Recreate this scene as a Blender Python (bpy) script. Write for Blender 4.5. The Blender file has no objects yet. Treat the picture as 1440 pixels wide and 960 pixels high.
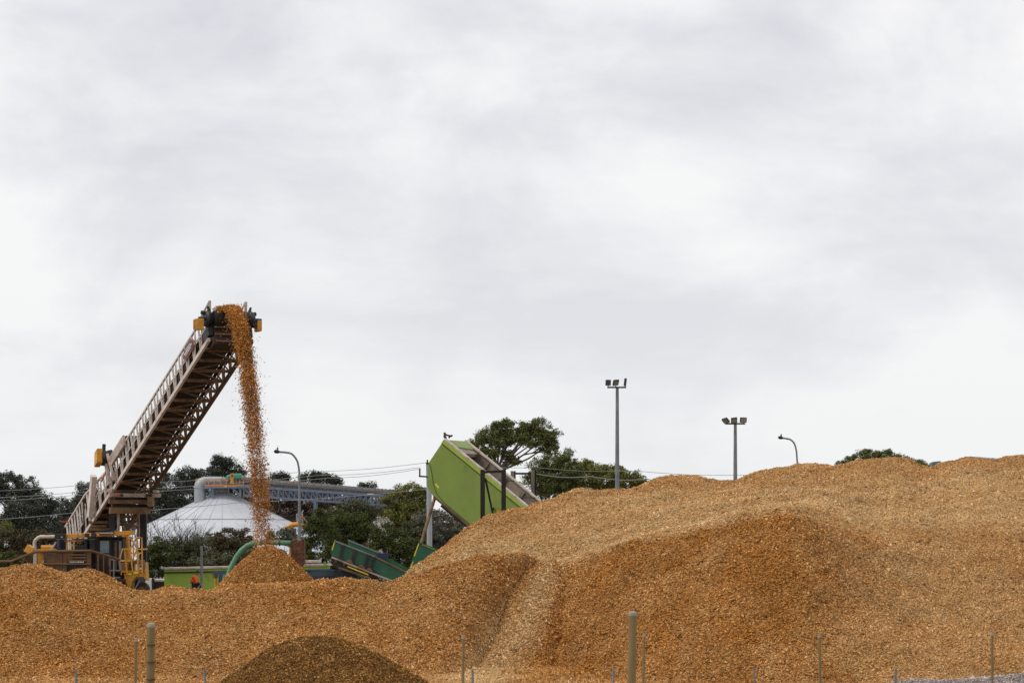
import bpy, math, random
import numpy as np
from mathutils import Vector, Matrix
random.seed(7); rng = np.random.default_rng(11)
SC = bpy.context.scene
COL = SC.collection
F, HY, EYE = 4083.0, 770.0, 4.0
V = Vector

def P(px, py, d):
    """point seen at photo pixel px,py at distance d (camera looks along +Y from height EYE)"""
    return V(((px - 720) / F * d, d, EYE + (HY - py) / F * d))

# ------------------------------------------------------------------ materials
def nt(name):
    m = bpy.data.materials.new(name); m.use_nodes = True
    n = m.node_tree; n.nodes.clear()
    out = n.nodes.new('ShaderNodeOutputMaterial'); b = n.nodes.new('ShaderNodeBsdfPrincipled')
    n.links.new(b.outputs[0], out.inputs[0])
    return m, n, b

def ramp(n, stops, interp='LINEAR'):
    r = n.nodes.new('ShaderNodeValToRGB'); e = r.color_ramp.elements
    r.color_ramp.interpolation = interp
    while len(e) < len(stops): e.new(0.5)
    for i, (p, c) in enumerate(stops):
        e[i].position = p
        e[i].color = (c[0], c[1], c[2], 1) if not isinstance(c, (int, float)) else (c, c, c, 1)
    return r

def mixc(n, fac, a, b, mode='MIX'):
    x = n.nodes.new('ShaderNodeMix'); x.data_type = 'RGBA'; x.blend_type = mode
    for s, v in ((x.inputs[0], fac), (x.inputs[6], a), (x.inputs[7], b)):
        if isinstance(v, (int, float)): s.default_value = v
        elif isinstance(v, tuple): s.default_value = (*v, 1)
        else: n.links.new(v, s)
    return x.outputs[2]

def noise(n, scale, detail=4, rough=.6, vec=None, dist=0):
    t = n.nodes.new('ShaderNodeTexNoise'); t.inputs['Scale'].default_value = scale
    t.inputs['Detail'].default_value = detail; t.inputs['Roughness'].default_value = rough
    t.inputs['Distortion'].default_value = dist
    if vec: n.links.new(vec, t.inputs['Vector'])
    return t.outputs['Fac']

def pm(name, col, rough=.6, metal=0, var=.3, scale=2.5, dirt=None, dirt_amt=.5, dirt_scale=1.3, bump=0, stretch=None):
    """painted / bare surface with tone variation and irregular dirt, rust or dust patches"""
    m, n, b = nt(name)
    tc = n.nodes.new('ShaderNodeTexCoord'); vec = tc.outputs['Object']
    if stretch:
        mp = n.nodes.new('ShaderNodeMapping'); mp.inputs['Scale'].default_value = stretch
        n.links.new(vec, mp.inputs[0]); vec = mp.outputs[0]
    f = noise(n, scale, 5, .65, vec)
    lo = tuple(c * (1 - var) for c in col); hi = tuple(min(.95, c * (1 + var)) for c in col)
    r = ramp(n, [(.3, lo), (.7, hi)]); n.links.new(f, r.inputs[0])
    c = r.outputs[0]
    if dirt:
        f2 = noise(n, dirt_scale, 8, .72, vec)
        r2 = ramp(n, [(.62 - .3 * dirt_amt, 0.0), (.78 - .2 * dirt_amt, 1.0)]); n.links.new(f2, r2.inputs[0])
        c = mixc(n, r2.outputs[0], c, dirt)
    n.links.new(c, b.inputs['Base Color'])
    b.inputs['Roughness'].default_value = rough; b.inputs['Metallic'].default_value = metal
    if bump:
        bp = n.nodes.new('ShaderNodeBump'); bp.inputs['Strength'].default_value = bump; bp.inputs['Distance'].default_value = .03
        n.links.new(noise(n, scale * 6, 4, .6, vec), bp.inputs['Height']); n.links.new(bp.outputs[0], b.inputs['Normal'])
    return m

def island_mat(name, stops, rough=.75, attr=None, pale=None, patch=.35, patch_scale=.8, trans=0):
    """many small pieces (chips, leaves): a colour of its own for each piece, patches over metres"""
    m, n, b = nt(name)
    g = n.nodes.new('ShaderNodeNewGeometry'); tc = n.nodes.new('ShaderNodeTexCoord')
    r = ramp(n, stops); n.links.new(g.outputs['Random Per Island'], r.inputs[0]); c = r.outputs[0]
    if attr:
        a = n.nodes.new('ShaderNodeAttribute'); a.attribute_name = attr
        r2 = ramp(n, pale); n.links.new(g.outputs['Random Per Island'], r2.inputs[0])
        c = mixc(n, a.outputs['Fac'], c, r2.outputs[0])
    f = noise(n, patch_scale, 5, .6, tc.outputs['Object'])
    r3 = ramp(n, [(.3, 1 - patch), (.7, 1 + patch)]); n.links.new(f, r3.inputs[0])
    c = mixc(n, 1.0, c, r3.outputs[0], 'MULTIPLY')
    n.links.new(c, b.inputs['Base Color']); b.inputs['Roughness'].default_value = rough
    b.inputs['Specular IOR Level'].default_value = .1
    return m

def bed_mat(name, stops, pale, scale):
    """the packed bed under the loose chips"""
    m, n, b = nt(name)
    tc = n.nodes.new('ShaderNodeTexCoord')
    v = n.nodes.new('ShaderNodeTexVoronoi'); v.inputs['Scale'].default_value = scale
    n.links.new(tc.outputs['Object'], v.inputs['Vector'])
    s = n.nodes.new('ShaderNodeSeparateColor'); n.links.new(v.outputs['Color'], s.inputs[0])
    r = ramp(n, stops); n.links.new(s.outputs[0], r.inputs[0])
    r2 = ramp(n, pale); n.links.new(s.outputs[0], r2.inputs[0])
    a = n.nodes.new('ShaderNodeAttribute'); a.attribute_name = 'weathering'
    c = mixc(n, a.outputs['Fac'], r.outputs[0], r2.outputs[0])
    n.links.new(c, b.inputs['Base Color']); b.inputs['Roughness'].default_value = .9
    b.inputs['Specular IOR Level'].default_value = .08
    bp = n.nodes.new('ShaderNodeBump'); bp.inputs['Strength'].default_value = .9; bp.inputs['Distance'].default_value = .05
    n.links.new(v.outputs['Distance'], bp.inputs['Height']); n.links.new(bp.outputs[0], b.inputs['Normal'])
    return m

CHIP_FRESH = [(0, (.12, .039, .006)), (.22, (.345, .13, .023)), (.6, (.555, .23, .048)), (.88, (.67, .315, .083)), (1, (.82, .49, .19))]
CHIP_PALE = [(0, (.31, .155, .058)), (.2, (.59, .335, .13)), (.6, (.78, .485, .21)), (.88, (.84, .58, .29)), (1, (.9, .73, .47))]
M = {}
M['chip'] = island_mat('wood_chip', CHIP_FRESH, .75, 'weathering', CHIP_PALE, .22, .45)
M['chip_bed'] = bed_mat('wood_chip_bed', [(s, tuple(.7 * k for k in c)) for s, c in CHIP_FRESH], [(s, tuple(.74 * k for k in c)) for s, c in CHIP_PALE], 20)
M['chip_fall'] = island_mat('falling_chip', [(0, (.24, .08, .016)), (.5, (.56, .225, .05)), (1, (.78, .42, .13))], .75)
M['mulch'] = island_mat('bark_mulch', [(0, (.08, .034, .008)), (.5, (.29, .136, .036)), (.88, (.43, .222, .06)), (1, (.68, .4, .15))], .85, None, None, .25, .6)
M['mulch_bed'] = bed_mat('bark_mulch_bed', [(0, (.06, .03, .01)), (1, (.24, .12, .037))], [(0, (.06, .03, .01)), (1, (.24, .12, .037))], 22)
M['gravel'] = island_mat('gravel', [(0, (.18, .14, .125)), (.5, (.42, .345, .31)), (1, (.7, .62, .57))], .85)
M['gravel_bed'] = bed_mat('gravel_bed', [(0, (.2, .16, .14)), (1, (.48, .4, .36))], [(0, (.2, .16, .14)), (1, (.48, .4, .36))], 16)
M['ground'] = pm('ground_gravel', (.17, .125, .085), .95, 0, .35, .6, (.12, .09, .06), .5, .15)
M['beige'] = pm('dusty_beige_steel', (.45, .36, .30), .7, 0, .22, 3, (.2, .1, .045), .42, 1.6)
M['cream'] = pm('cream_painted_steel', (.66, .575, .51), .65, 0, .18, 3, (.27, .15, .075), .35, 1.5)
M['rust'] = pm('rusty_brown_steel', (.15, .078, .035), .85, 0, .4, 4, (.05, .026, .014), .5, 2)
M['tan'] = pm('rust_stained_beam', (.215, .12, .052), .8, 0, .35, 3, (.1, .05, .024), .5, 2.2)
M['brace'] = pm('brown_brace', (.19, .105, .05), .8, 0, .35, 3, (.07, .035, .018), .5, 2)
M['under'] = pm('dark_brown_plate', (.04, .022, .014), .85, 0, .4, 3, (.03, .018, .012), .5, 1.3)
M['black'] = pm('black_steel', (.014, .013, .014), .55, 0, .3, 4, (.05, .03, .018), .3, 2)
M['rubber'] = pm('belt_rubber', (.02, .019, .019), .7, 0, .3, 3, (.13, .07, .03), .35, 3)
M['yellow'] = pm('machine_yellow', (.62, .28, .018), .45, 0, .18, 2, (.22, .1, .03), .38, 2.4)
M['yellow_bright'] = pm('safety_yellow', (.72, .62, .02), .5, 0, .1, 3)
M['glass'] = pm('cab_glass', (.16, .22, .23), .08, 0, .15, 1)
M['red'] = pm('red_lens', (.42, .03, .015), .35, 0, .2, 6)
M['white'] = pm('white_plastic', (.72, .72, .74), .5, 0, .08, 3)
M['letter'] = pm('letter_white', (.66, .64, .63), .5, 0, .1, 9)
M['signgrey'] = pm('sign_charcoal', (.055, .05, .052), .5, 0, .2, 5)
M['signred'] = pm('sign_red', (.45, .09, .055), .5, 0, .1, 5)
M['lime'] = pm('lime_green_paint', (.205, .285, .048), .42, 0, .12, .6, (.15, .2, .028), .22, .7)
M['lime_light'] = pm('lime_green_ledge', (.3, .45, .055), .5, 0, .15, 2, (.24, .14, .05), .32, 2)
M['rim'] = pm('bleached_rim', (.55, .47, .40), .75, 0, .2, 3, (.27, .14, .06), .4, 2.2)
M['lining'] = pm('scuffed_bin_lining', (.3, .235, .19), .7, 0, .3, 1.2, (.1, .07, .05), .45, .8)
M['dkgreen'] = pm('dark_green_paint', (.012, .105, .05), .42, 0, .2, 1.5, (.09, .12, .085), .22, 3)
M['navy'] = pm('navy_paint', (.015, .026, .085), .5, 0, .2, 3)
M['blue'] = pm('blue_paint', (.026, .085, .17), .55, 0, .3, 3, (.06, .05, .04), .5, 3)
M['pipegreen'] = pm('faded_green_pipe', (.10, .26, .14), .5, 0, .2, 2, (.19, .2, .1), .3, 3)
M['galv'] = pm('galvanised_steel', (.36, .38, .40), .5, .25, .15, 2, (.28, .28, .28), .3, 2)
M['galv_dark'] = pm('weathered_steel', (.20, .205, .21), .6, .2, .2, 2)
M['bluegrey'] = pm('bluegrey_steel', (.15, .19, .25), .55, .1, .2, 2)
M['roof'] = pm('pale_metal_roof', (.53, .55, .585), .45, .05, .09, .5, (.42, .43, .45), .3, .35)
M['roofseam'] = pm('roof_seam', (.55, .57, .6), .5, 0, .1, 2)
M['hood'] = pm('dusty_belt_hood', (.19, .185, .18), .7, 0, .2, 1.5, (.3, .2, .12), .4, 1)
M['motor'] = pm('green_motor', (.015, .2, .115), .45, 0, .15, 3)
M['orange'] = pm('orange_rail', (.6, .23, .03), .5, 0, .2, 4)
M['hivis'] = pm('orange_hivis_cloth', (.85, .13, .012), .8, 0, .15, 12, None, 0, 1, .3)
M['cloth'] = pm('navy_cloth', (.014, .015, .025), .85, 0, .3, 10)
M['skin'] = pm('skin', (.34, .17, .11), .6, 0, .1, 8)
M['tape'] = pm('reflective_tape', (.6, .6, .58), .35, 0, .1, 8)
M['timber'] = pm('treated_timber', (.235, .16, .062), .85, 0, .22, 6, (.15, .1, .05), .35, 5, .3, (1, 1, .15))
M['timbercap'] = pm('weathered_timber_top', (.36, .32, .25), .9, 0, .2, 10)
M['timberband'] = pm('timber_band', (.085, .05, .022), .8, 0, .2, 8)
M['picket'] = pm('grey_picket', (.2, .21, .22), .6, .2, .2, 6)
M['oldwood'] = pm('grey_weathered_wood', (.17, .145, .12), .9, 0, .35, 3, (.08, .06, .05), .4, 2, .3, (1, 1, .2))
M['bark'] = pm('bark', (.13, .105, .085), .9, 0, .35, 2, (.06, .045, .035), .5, 1.5, .5)
M['barkpale'] = pm('pale_bark', (.3, .265, .23), .85, 0, .3, 2, (.14, .1, .08), .45, 1.2)
M['twig'] = pm('burnt_twig', (.055, .046, .042), .9, 0, .35, 3)
M['wire'] = pm('wire', (.27, .27, .28), .6, 0, .1, 3)
M['lampface'] = pm('lamp_face', (.28, .25, .2), .3, 0, .2, 12)
M['limestone'] = pm('limestone', (.6, .57, .52), .9, 0, .15, 2, (.4, .36, .3), .4, 1)
def leafm(name, a, b_, c, patch=.4): return island_mat(name, [(0, a), (.55, b_), (1, c)], .65, None, None, patch, .5)
M['gum'] = leafm('gum_leaf', (0.0333, 0.0397, 0.0307), (0.064, 0.0717, 0.0538), (0.1126, 0.1203, 0.0922))
M['gumgreen'] = leafm('green_gum_leaf', (0.0437, 0.0552, 0.0184), (0.1207, 0.138, 0.0414), (0.2185, 0.23, 0.0805))
M['olive'] = leafm('olive_leaf', (0.0403, 0.046, 0.0207), (0.092, 0.0978, 0.0483), (0.1725, 0.1725, 0.1035))
M['bush'] = leafm('bush_leaf', (0.0276, 0.0345, 0.0103), (0.0713, 0.0874, 0.023), (0.1323, 0.1495, 0.0494))
M['limeleaf'] = leafm('bright_leaf', (0.069, 0.0759, 0.0196), (0.1725, 0.1782, 0.0437), (0.2875, 0.2818, 0.092))
M['heath'] = leafm('brown_heath_leaf', (0.0391, 0.0333, 0.0172), (0.0862, 0.0713, 0.0345), (0.1552, 0.1242, 0.0667))
M['scrub'] = leafm('dark_scrub_leaf', (0.0327, 0.0256, 0.0233), (0.0931, 0.0722, 0.0606), (0.2329, 0.1677, 0.1118))
M['silver'] = leafm('silver_leaf', (0.069, 0.0725, 0.0494), (0.1495, 0.1495, 0.1092), (0.2645, 0.2587, 0.2012))

# ------------------------------------------------------------------ objects
def tag(o, label=None, cat=None, group=None, kind=None):
    if label: o['label'] = label
    if cat: o['category'] = cat
    if group: o['group'] = group
    if kind: o['kind'] = kind
    return o

def empty(name, loc, label, cat, group=None):
    o = bpy.data.objects.new(name, None); COL.objects.link(o); o.location = loc; o.empty_display_size = .3
    return tag(o, label, cat, group)

def wloc(o):
    v = V((0, 0, 0))
    while o is not None: v += o.location; o = o.parent
    return v

def link(name, me, mat, parent=None, smooth=False):
    o = bpy.data.objects.new(name, me); COL.objects.link(o)
    for m in (mat if isinstance(mat, (list, tuple)) else [mat]): me.materials.append(m)
    if parent is not None: o.parent = parent
    if smooth:
        me.polygons.foreach_set('use_smooth', np.ones(len(me.polygons), bool))
    return o

def fast_mesh(name, vv, ff):
    """ff: (n,k) int array"""
    me = bpy.data.meshes.new(name); n, k = ff.shape
    me.vertices.add(len(vv)); me.vertices.foreach_set('co', np.ascontiguousarray(vv, np.float32).ravel())
    me.loops.add(n * k); me.loops.foreach_set('vertex_index', np.ascontiguousarray(ff, np.int32).ravel())
    me.polygons.add(n); me.polygons.foreach_set('loop_start', np.arange(0, n * k, k, dtype=np.int32))
    me.polygons.foreach_set('loop_total', np.full(n, k, np.int32))
    me.update(calc_edges=True)
    return me

class MB:
    def __init__(s): s.v = []; s.f = []; s.sm = []
    def quadbox(s, c8):
        """8 corners: bottom ring of 4, top ring of 4"""
        b = len(s.v); s.v += [V(c) for c in c8]
        s.f += [[b + i for i in q] for q in ((3, 2, 1, 0), (4, 5, 6, 7), (0, 1, 5, 4), (1, 2, 6, 5), (2, 3, 7, 6), (3, 0, 4, 7))]
        return s
    def box(s, c, ax, ay, az):
        """centre and three half-axes"""
        c, ax, ay, az = V(c), V(ax), V(ay), V(az)
        return s.quadbox([c - ax - ay - az, c + ax - ay - az, c + ax + ay - az, c - ax + ay - az,
                          c - ax - ay + az, c + ax - ay + az, c + ax + ay + az, c - ax + ay + az])
    def abox(s, x0, x1, y0, y1, z0, z1):
        return s.box(((x0 + x1) / 2, (y0 + y1) / 2, (z0 + z1) / 2), ((x1 - x0) / 2, 0, 0), (0, (y1 - y0) / 2, 0), (0, 0, (z1 - z0) / 2))
    def beam(s, a, b, w, h=None, up=(0, 0, 1)):
        a, b = V(a), V(b); h = (h or w) * random.uniform(.96, 1.04); w *= random.uniform(.96, 1.04); d = (b - a); L = d.length; d.normalize()
        side = d.cross(V(up))
        if side.length < 1e-3: side = d.cross(V((0, 1, 0)))
        side.normalize(); u = side.cross(d)
        return s.box((a + b) / 2, d * L / 2, side * w / 2, u * h / 2)
    def tube(s, pts, r, n=8, caps=True):
        pts = [V(p) for p in pts]; m = len(pts)
        rr = r if isinstance(r, (list, tuple)) else [r] * m
        base = len(s.v); ref = None
        for i, p in enumerate(pts):
            d = (pts[min(i + 1, m - 1)] - pts[max(i - 1, 0)]).normalized()
            if ref is None or abs(ref.dot(d)) > .95:
                ref = d.cross(V((0, 0, 1)));
                if ref.length < .05: ref = d.cross(V((0, 1, 0)))
            side = (ref - d * ref.dot(d)).normalized(); ref = side; u = d.cross(side)
            for k in range(n):
                a = 2 * math.pi * k / n
                s.v.append(p + (side * math.cos(a) + u * math.sin(a)) * rr[i])
        for i in range(m - 1):
            for k in range(n):
                s.f.append([base + i * n + k, base + i * n + (k + 1) % n, base + (i + 1) * n + (k + 1) % n, base + (i + 1) * n + k])
        if caps:
            s.f.append([base + k for k in range(n)][::-1]); s.f.append([base + (m - 1) * n + k for k in range(n)])
        return s
    def prism(s, poly, ext):
        b = len(s.v); n = len(poly); ext = V(ext)
        s.v += [V(p) for p in poly] + [V(p) + ext for p in poly]
        s.f.append([b + i for i in range(n)][::-1]); s.f.append([b + n + i for i in range(n)])
        for i in range(n): s.f.append([b + i, b + (i + 1) % n, b + n + (i + 1) % n, b + n + i])
        return s
    def grid(s, rows, close=False):
        b = len(s.v); nr, nc = len(rows), len(rows[0])
        for r in rows: s.v += [V(p) for p in r]
        for i in range(nr - 1):
            for k in range(nc if close else nc - 1):
                s.f.append([b + i * nc + k, b + i * nc + (k + 1) % nc, b + (i + 1) * nc + (k + 1) % nc, b + (i + 1) * nc + k])
        return s
    def build(s, name, mat, parent=None, smooth=False, bevel=0, label=None):
        off = wloc(parent) if parent is not None else V((0, 0, 0))
        me = bpy.data.meshes.new(name); me.from_pydata([tuple(p - off) for p in s.v], [], s.f); me.update()
        import bmesh
        bm = bmesh.new(); bm.from_mesh(me); bmesh.ops.recalc_face_normals(bm, faces=bm.faces); bm.to_mesh(me); bm.free()
        o = link(name, me, mat, parent, smooth)
        if smooth:
            try: me.set_sharp_from_angle(angle=math.radians(40))
            except Exception: pass
        if bevel:
            m = o.modifiers.new('Bevel', 'BEVEL'); m.width = bevel; m.segments = 2; m.limit_method = 'ANGLE'
        if label: o['label'] = label
        return o

def vnoise(p, scale, seed=0):
    q = p * scale + seed * 17.37
    i = np.floor(q).astype(np.int64); f = q - i; f = f * f * (3 - 2 * f)
    def h(a, b, c):
        x = (a * 374761393 + b * 668265263 + c * 1274126177 + seed * 971) & 0xffffffff
        x = ((x ^ (x >> 13)) * 1103515245) & 0xffffffff
        return ((x ^ (x >> 16)) & 0xffff) / 32767.5 - 1
    r = 0
    for dx in (0, 1):
        for dy in (0, 1):
            for dz in (0, 1):
                wgt = (f[..., 0] if dx else 1 - f[..., 0]) * (f[..., 1] if dy else 1 - f[..., 1]) * (f[..., 2] if dz else 1 - f[..., 2])
                r = r + wgt * h(i[..., 0] + dx, i[..., 1] + dy, i[..., 2] + dz)
    return r

# ------------------------------------------------------------------ camera, sky, sun
cam = bpy.data.cameras.new('camera'); co = bpy.data.objects.new('camera', cam); COL.objects.link(co)
co.location = (0, 0, EYE); co.rotation_euler = (math.radians(90), 0, 0)
cam.sensor_width = 36; cam.lens = 36 * F / 1440; cam.shift_y = (HY - 480) / 1440
cam.clip_start = .5; cam.clip_end = 9000
cam.dof.use_dof = True; cam.dof.focus_distance = 128; cam.dof.aperture_fstop = 4.5
SC.camera = co
SC.view_settings.view_transform = 'Standard'; SC.view_settings.look = 'None'
SC.view_settings.exposure = 0; SC.view_settings.gamma = 1
SC.cycles.max_bounces = 5; SC.cycles.diffuse_bounces = 3

SUN_EL, SUN_AZ = math.radians(52), math.radians(256)     # azimuth clockwise from +Y
w = bpy.data.worlds.new('World'); SC.world = w; w.use_nodes = True
n = w.node_tree; n.nodes.clear()
out = n.nodes.new('ShaderNodeOutputWorld')
sky = n.nodes.new('ShaderNodeTexSky'); sky.sky_type = 'NISHITA'; sky.sun_disc = False
sky.sun_elevation = SUN_EL; sky.sun_rotation = SUN_AZ
b1 = n.nodes.new('ShaderNodeBackground'); b1.inputs[1].default_value = .1; n.links.new(sky.outputs[0], b1.inputs[0])
tc = n.nodes.new('ShaderNodeTexCoord'); sp = n.nodes.new('ShaderNodeSeparateXYZ'); n.links.new(tc.outputs['Generated'], sp.inputs[0])
def mth(op, a, b=None):
    x = n.nodes.new('ShaderNodeMath'); x.operation = op
    for i, q in enumerate((a, b)):
        if q is None: continue
        if isinstance(q, (int, float)): x.inputs[i].default_value = q
        else: n.links.new(q, x.inputs[i])
    return x.outputs[0]
zz = mth('ADD', mth('MAXIMUM', sp.outputs[2], 0), .15)
cb = n.nodes.new('ShaderNodeCombineXYZ')
n.links.new(mth('DIVIDE', sp.outputs[0], zz), cb.inputs[0]); n.links.new(mth('DIVIDE', sp.outputs[1], zz), cb.inputs[1])
cb.inputs[2].default_value = 3.7
f1 = noise(n, 2.6, 9, .6, cb.outputs[0], .15); f2 = noise(n, .9, 4, .5, cb.outputs[0])
mp_ = n.nodes.new('ShaderNodeMapping'); mp_.inputs['Scale'].default_value = (1, 1, 1.65); n.links.new(tc.outputs['Generated'], mp_.inputs[0])
f3 = noise(n, 10.5, 10, .56, mp_.outputs[0], .35)
ff = mth('ADD', mth('ADD', mth('MULTIPLY', f1, .2), mth('MULTIPLY', f2, .2)), mth('MULTIPLY', f3, .6))
cr = ramp(n, [(.39, (.72, .72, .77)), (.46, (.81, .81, .845)), (.52, (.905, .90, .915)), (.585, (.99, .98, .975))])
n.links.new(ff, cr.inputs[0])
# a paler, slightly bluer band low over the horizon, as haze in the air there gives
hz = ramp(n, [(0.0, 1.0), (.09, .35), (.17, 0.0)]); n.links.new(sp.outputs[2], hz.inputs[0])
cc = mixc(n, mth('MULTIPLY', hz.outputs[0], .75), cr.outputs[0], (.885, .905, .925))
b2 = n.nodes.new('ShaderNodeBackground'); n.links.new(cc, b2.inputs[0]); b2.inputs[1].default_value = 1.0
mx = n.nodes.new('ShaderNodeMixShader'); mx.inputs[0].default_value = .93
n.links.new(b1.outputs[0], mx.inputs[1]); n.links.new(b2.outputs[0], mx.inputs[2]); n.links.new(mx.outputs[0], out.inputs[0])
sl = bpy.data.lights.new('sun', 'SUN'); so = bpy.data.objects.new('sun', sl); COL.objects.link(so)
sl.energy = 1.45; sl.angle = math.radians(12); sl.color = (1, .95, .88)
sd = V((math.sin(SUN_AZ) * math.cos(SUN_EL), math.cos(SUN_AZ) * math.cos(SUN_EL), math.sin(SUN_EL)))
so.rotation_euler = sd.to_track_quat('Z', 'Y').to_euler(); so.location = sd * 60

# ------------------------------------------------------------------ ground
ys = [-40, 0, 20, 34, 42, 46, 50, 54, 58, 62, 70, 85, 120, 200, 400, 1200, 4000]
xs = [-3000, -600, -200, -80, -40, -20, -10, 0, 10, 20, 40, 80, 200, 600, 3000]
def gz(y): t = min(1, max(0, (y - 42) / 18)); return 1.8 * (1 - t * t * (3 - 2 * t))
gd_ = tag(MB().grid([[(x, y, gz(y)) for x in xs] for y in ys]).build('ground', M['ground']), kind='structure')
if gd_.data.polygons[0].normal.z < 0: gd_.data.flip_normals()

# ------------------------------------------------------------------ chip piles
def catmull(R, t):
    """R (k, n, 3) control rows, t (m,) in 0..k-1"""
    k = len(R); out = []
    for tt in t:
        i = min(int(tt), k - 2); f = tt - i
        p0, p1, p2, p3 = R[max(i - 1, 0)], R[i], R[i + 1], R[min(i + 2, k - 1)]
        m1, m2 = (p2 - p0) * .38, (p3 - p1) * .38
        out.append((2 * f**3 - 3 * f**2 + 1) * p1 + (f**3 - 2 * f**2 + f) * m1 + (-2 * f**3 + 3 * f**2) * p2 + (f**3 - f**2) * m2)
    return np.array(out)

def smooth1(a, s, step):
    k = int(3 * s / step) + 1; x = np.arange(-k, k + 1) * step; g = np.exp(-x * x / (2 * s * s)); g /= g.sum()
    return np.convolve(np.pad(a, k, mode='edge'), g, 'valid')

def chips_on(G, W, count, size, seed, keep=None, tilt=.5):
    """loose flat slivers lying on grid G (ny,nx,3): returns verts, faces, weathering"""
    r = np.random.default_rng(seed)
    e1 = G[1:, :-1] - G[:-1, :-1]; e2 = G[:-1, 1:] - G[:-1, :-1]
    nn = np.cross(e2, e1); area = np.linalg.norm(nn, axis=-1)
    wgt = area.copy()
    if keep is not None: wgt *= keep
    cum = np.cumsum(wgt.ravel()); idx = np.searchsorted(cum, r.random(count) * cum[-1])
    iy, ix = np.unravel_index(np.clip(idx, 0, wgt.size - 1), wgt.shape)
    a, b = r.random(count)[:, None], r.random(count)[:, None]
    p = G[iy, ix] * (1 - a) * (1 - b) + G[iy + 1, ix] * a * (1 - b) + G[iy, ix + 1] * (1 - a) * b + G[iy + 1, ix + 1] * a * b
    nv = nn[iy, ix] / (area[iy, ix][:, None] + 1e-9); nv[nv[:, 2] < 0] *= -1
    nv = nv + r.normal(0, tilt, (count, 3)); nv /= np.linalg.norm(nv, axis=1)[:, None]
    t = r.normal(0, 1, (count, 3)); t -= nv * (t * nv).sum(1)[:, None]; t /= np.linalg.norm(t, axis=1)[:, None]
    bb = np.cross(nv, t)
    l = (size * r.lognormal(0, .35, count))[:, None]; wd = l * (.3 + .35 * r.random(count))[:, None]; th = l * (.1 + .14 * r.random(count))[:, None]
    p = p + nv * th * .5
    vv = np.stack([p - t * l * .5 - bb * wd * .5, p + t * l * .5 - bb * wd * .3 + nv * th,
                   p + t * l * .35 + bb * wd * .5, p - t * l * .5 + bb * wd * .35 + nv * th], 1).reshape(-1, 3)
    base = (np.arange(count) * 4)[:, None]
    ff = np.concatenate([base + np.array(q) for q in ((0, 2, 1), (0, 1, 3), (1, 2, 3), (0, 3, 2))], 1).reshape(-1, 3)
    ww = np.repeat(W[iy, ix], 4)
    return vv, ff, ww

def make_pile(name, G, W, count, size, mats, label, cat='wood chip pile', group=None, seed=1, keep=None, wrap=False, tilt=.72):
    ny, nx, _ = G.shape
    ii = np.arange(ny * nx).reshape(ny, nx)
    q = np.stack([ii[:-1, :-1], ii[:-1, 1:], ii[1:, 1:], ii[1:, :-1]], -1).reshape(-1, 4)
    tri = np.concatenate([q[:, [0, 1, 2]], q[:, [0, 2, 3]]])
    cv, cf, cw = chips_on(G, W, count, size, seed, keep, tilt)
    o0 = V(G.reshape(-1, 3).mean(0)); o0.z = 0
    vv = np.concatenate([G.reshape(-1, 3), cv]) - np.array(o0)
    me = fast_mesh(name, vv, np.concatenate([tri, cf + ny * nx]))
    mi = np.zeros(len(tri) + len(cf), np.int32); mi[len(tri):] = 1
    at = me.attributes.new('weathering', 'FLOAT', 'POINT'); at.data.foreach_set('value', np.concatenate([W.ravel(), cw]).astype(np.float32))
    o = link(name, me, [mats[0], mats[1]])
    me.polygons.foreach_set('material_index', mi); me.update()
    o.location = o0
    return tag(o, label, cat, group)

def loft(rows, x0, x1, step, seg, sm=6, amp=1.0, seed=1, fit=None):
    """rows: list of (control points [(px,py)], distances [(px,d)] , optional fixed height)"""
    px = np.arange(x0, x1 + step, step); R = []
    for pts, ds, zfix in rows:
        d = smooth1(np.interp(px, [q[0] for q in ds], [q[1] for q in ds]), 14, step)
        X = (px - 720) / F * d
        if zfix is None:
            y = smooth1(np.interp(px, [q[0] for q in pts], [q[1] for q in pts]), sm, step)
            Z = EYE + (HY - y) / F * d
        else: Z = np.full_like(px, zfix)
        R.append(np.stack([X, d, Z], -1))
    R = np.array(R)
    t = np.concatenate([np.arange(s) / s + i for i, s in enumerate(seg)] + [[len(rows) - 1.0]])
    for it in range(4 if fit else 1):
        G = catmull(R, t)
        if fit:      # keep the rounded crest at the height of its control line
            k = int(np.argmin(np.abs(t - fit))); lo, hi = np.searchsorted(t, fit - .6), np.searchsorted(t, fit + .6)
            want = R0c if it else R[fit].copy(); R0c = want
            top = ((G[lo:hi, :, 2] - EYE) / G[lo:hi, :, 1]).max(0); goal = (R0c[:, 2] - EYE) / R0c[:, 1]
            R[fit][:, 2] += (goal - top) * R0c[:, 1]
    edge = np.clip(np.minimum(t / (1.8 if len(rows) > 3 else .6), (t[-1] - t) / .4), 0, 1)[:, None]     # the skirt stays in the ground
    G0 = G; G = roughen(G, amp, seed); G[..., 2] = G0[..., 2] + (G[..., 2] - G0[..., 2]) * edge
    if len(rows) > 3:     # spilled chips thin out over the ground in front
        ap_ = .03 + .04 * np.clip(G[..., 1] - 83.3, 0, 7) + .03 * vnoise(G, 1.6, seed + 7) + .015 * vnoise(G, 5, seed + 8)
        G[..., 2] = np.where((t < 1.7)[:, None] & (t > 0)[:, None], np.maximum(G[..., 2], ap_), G[..., 2])
    if fit:
        top = ((G[lo:hi, :, 2] + .03 - EYE) / G[lo:hi, :, 1]).max(0); dl = smooth1((goal - top), 16, step)
        G[..., 2] += np.exp(-((t - fit) / .45) ** 2)[:, None] * dl[None] * G[..., 1] * edge
    return G, px, t

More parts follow.
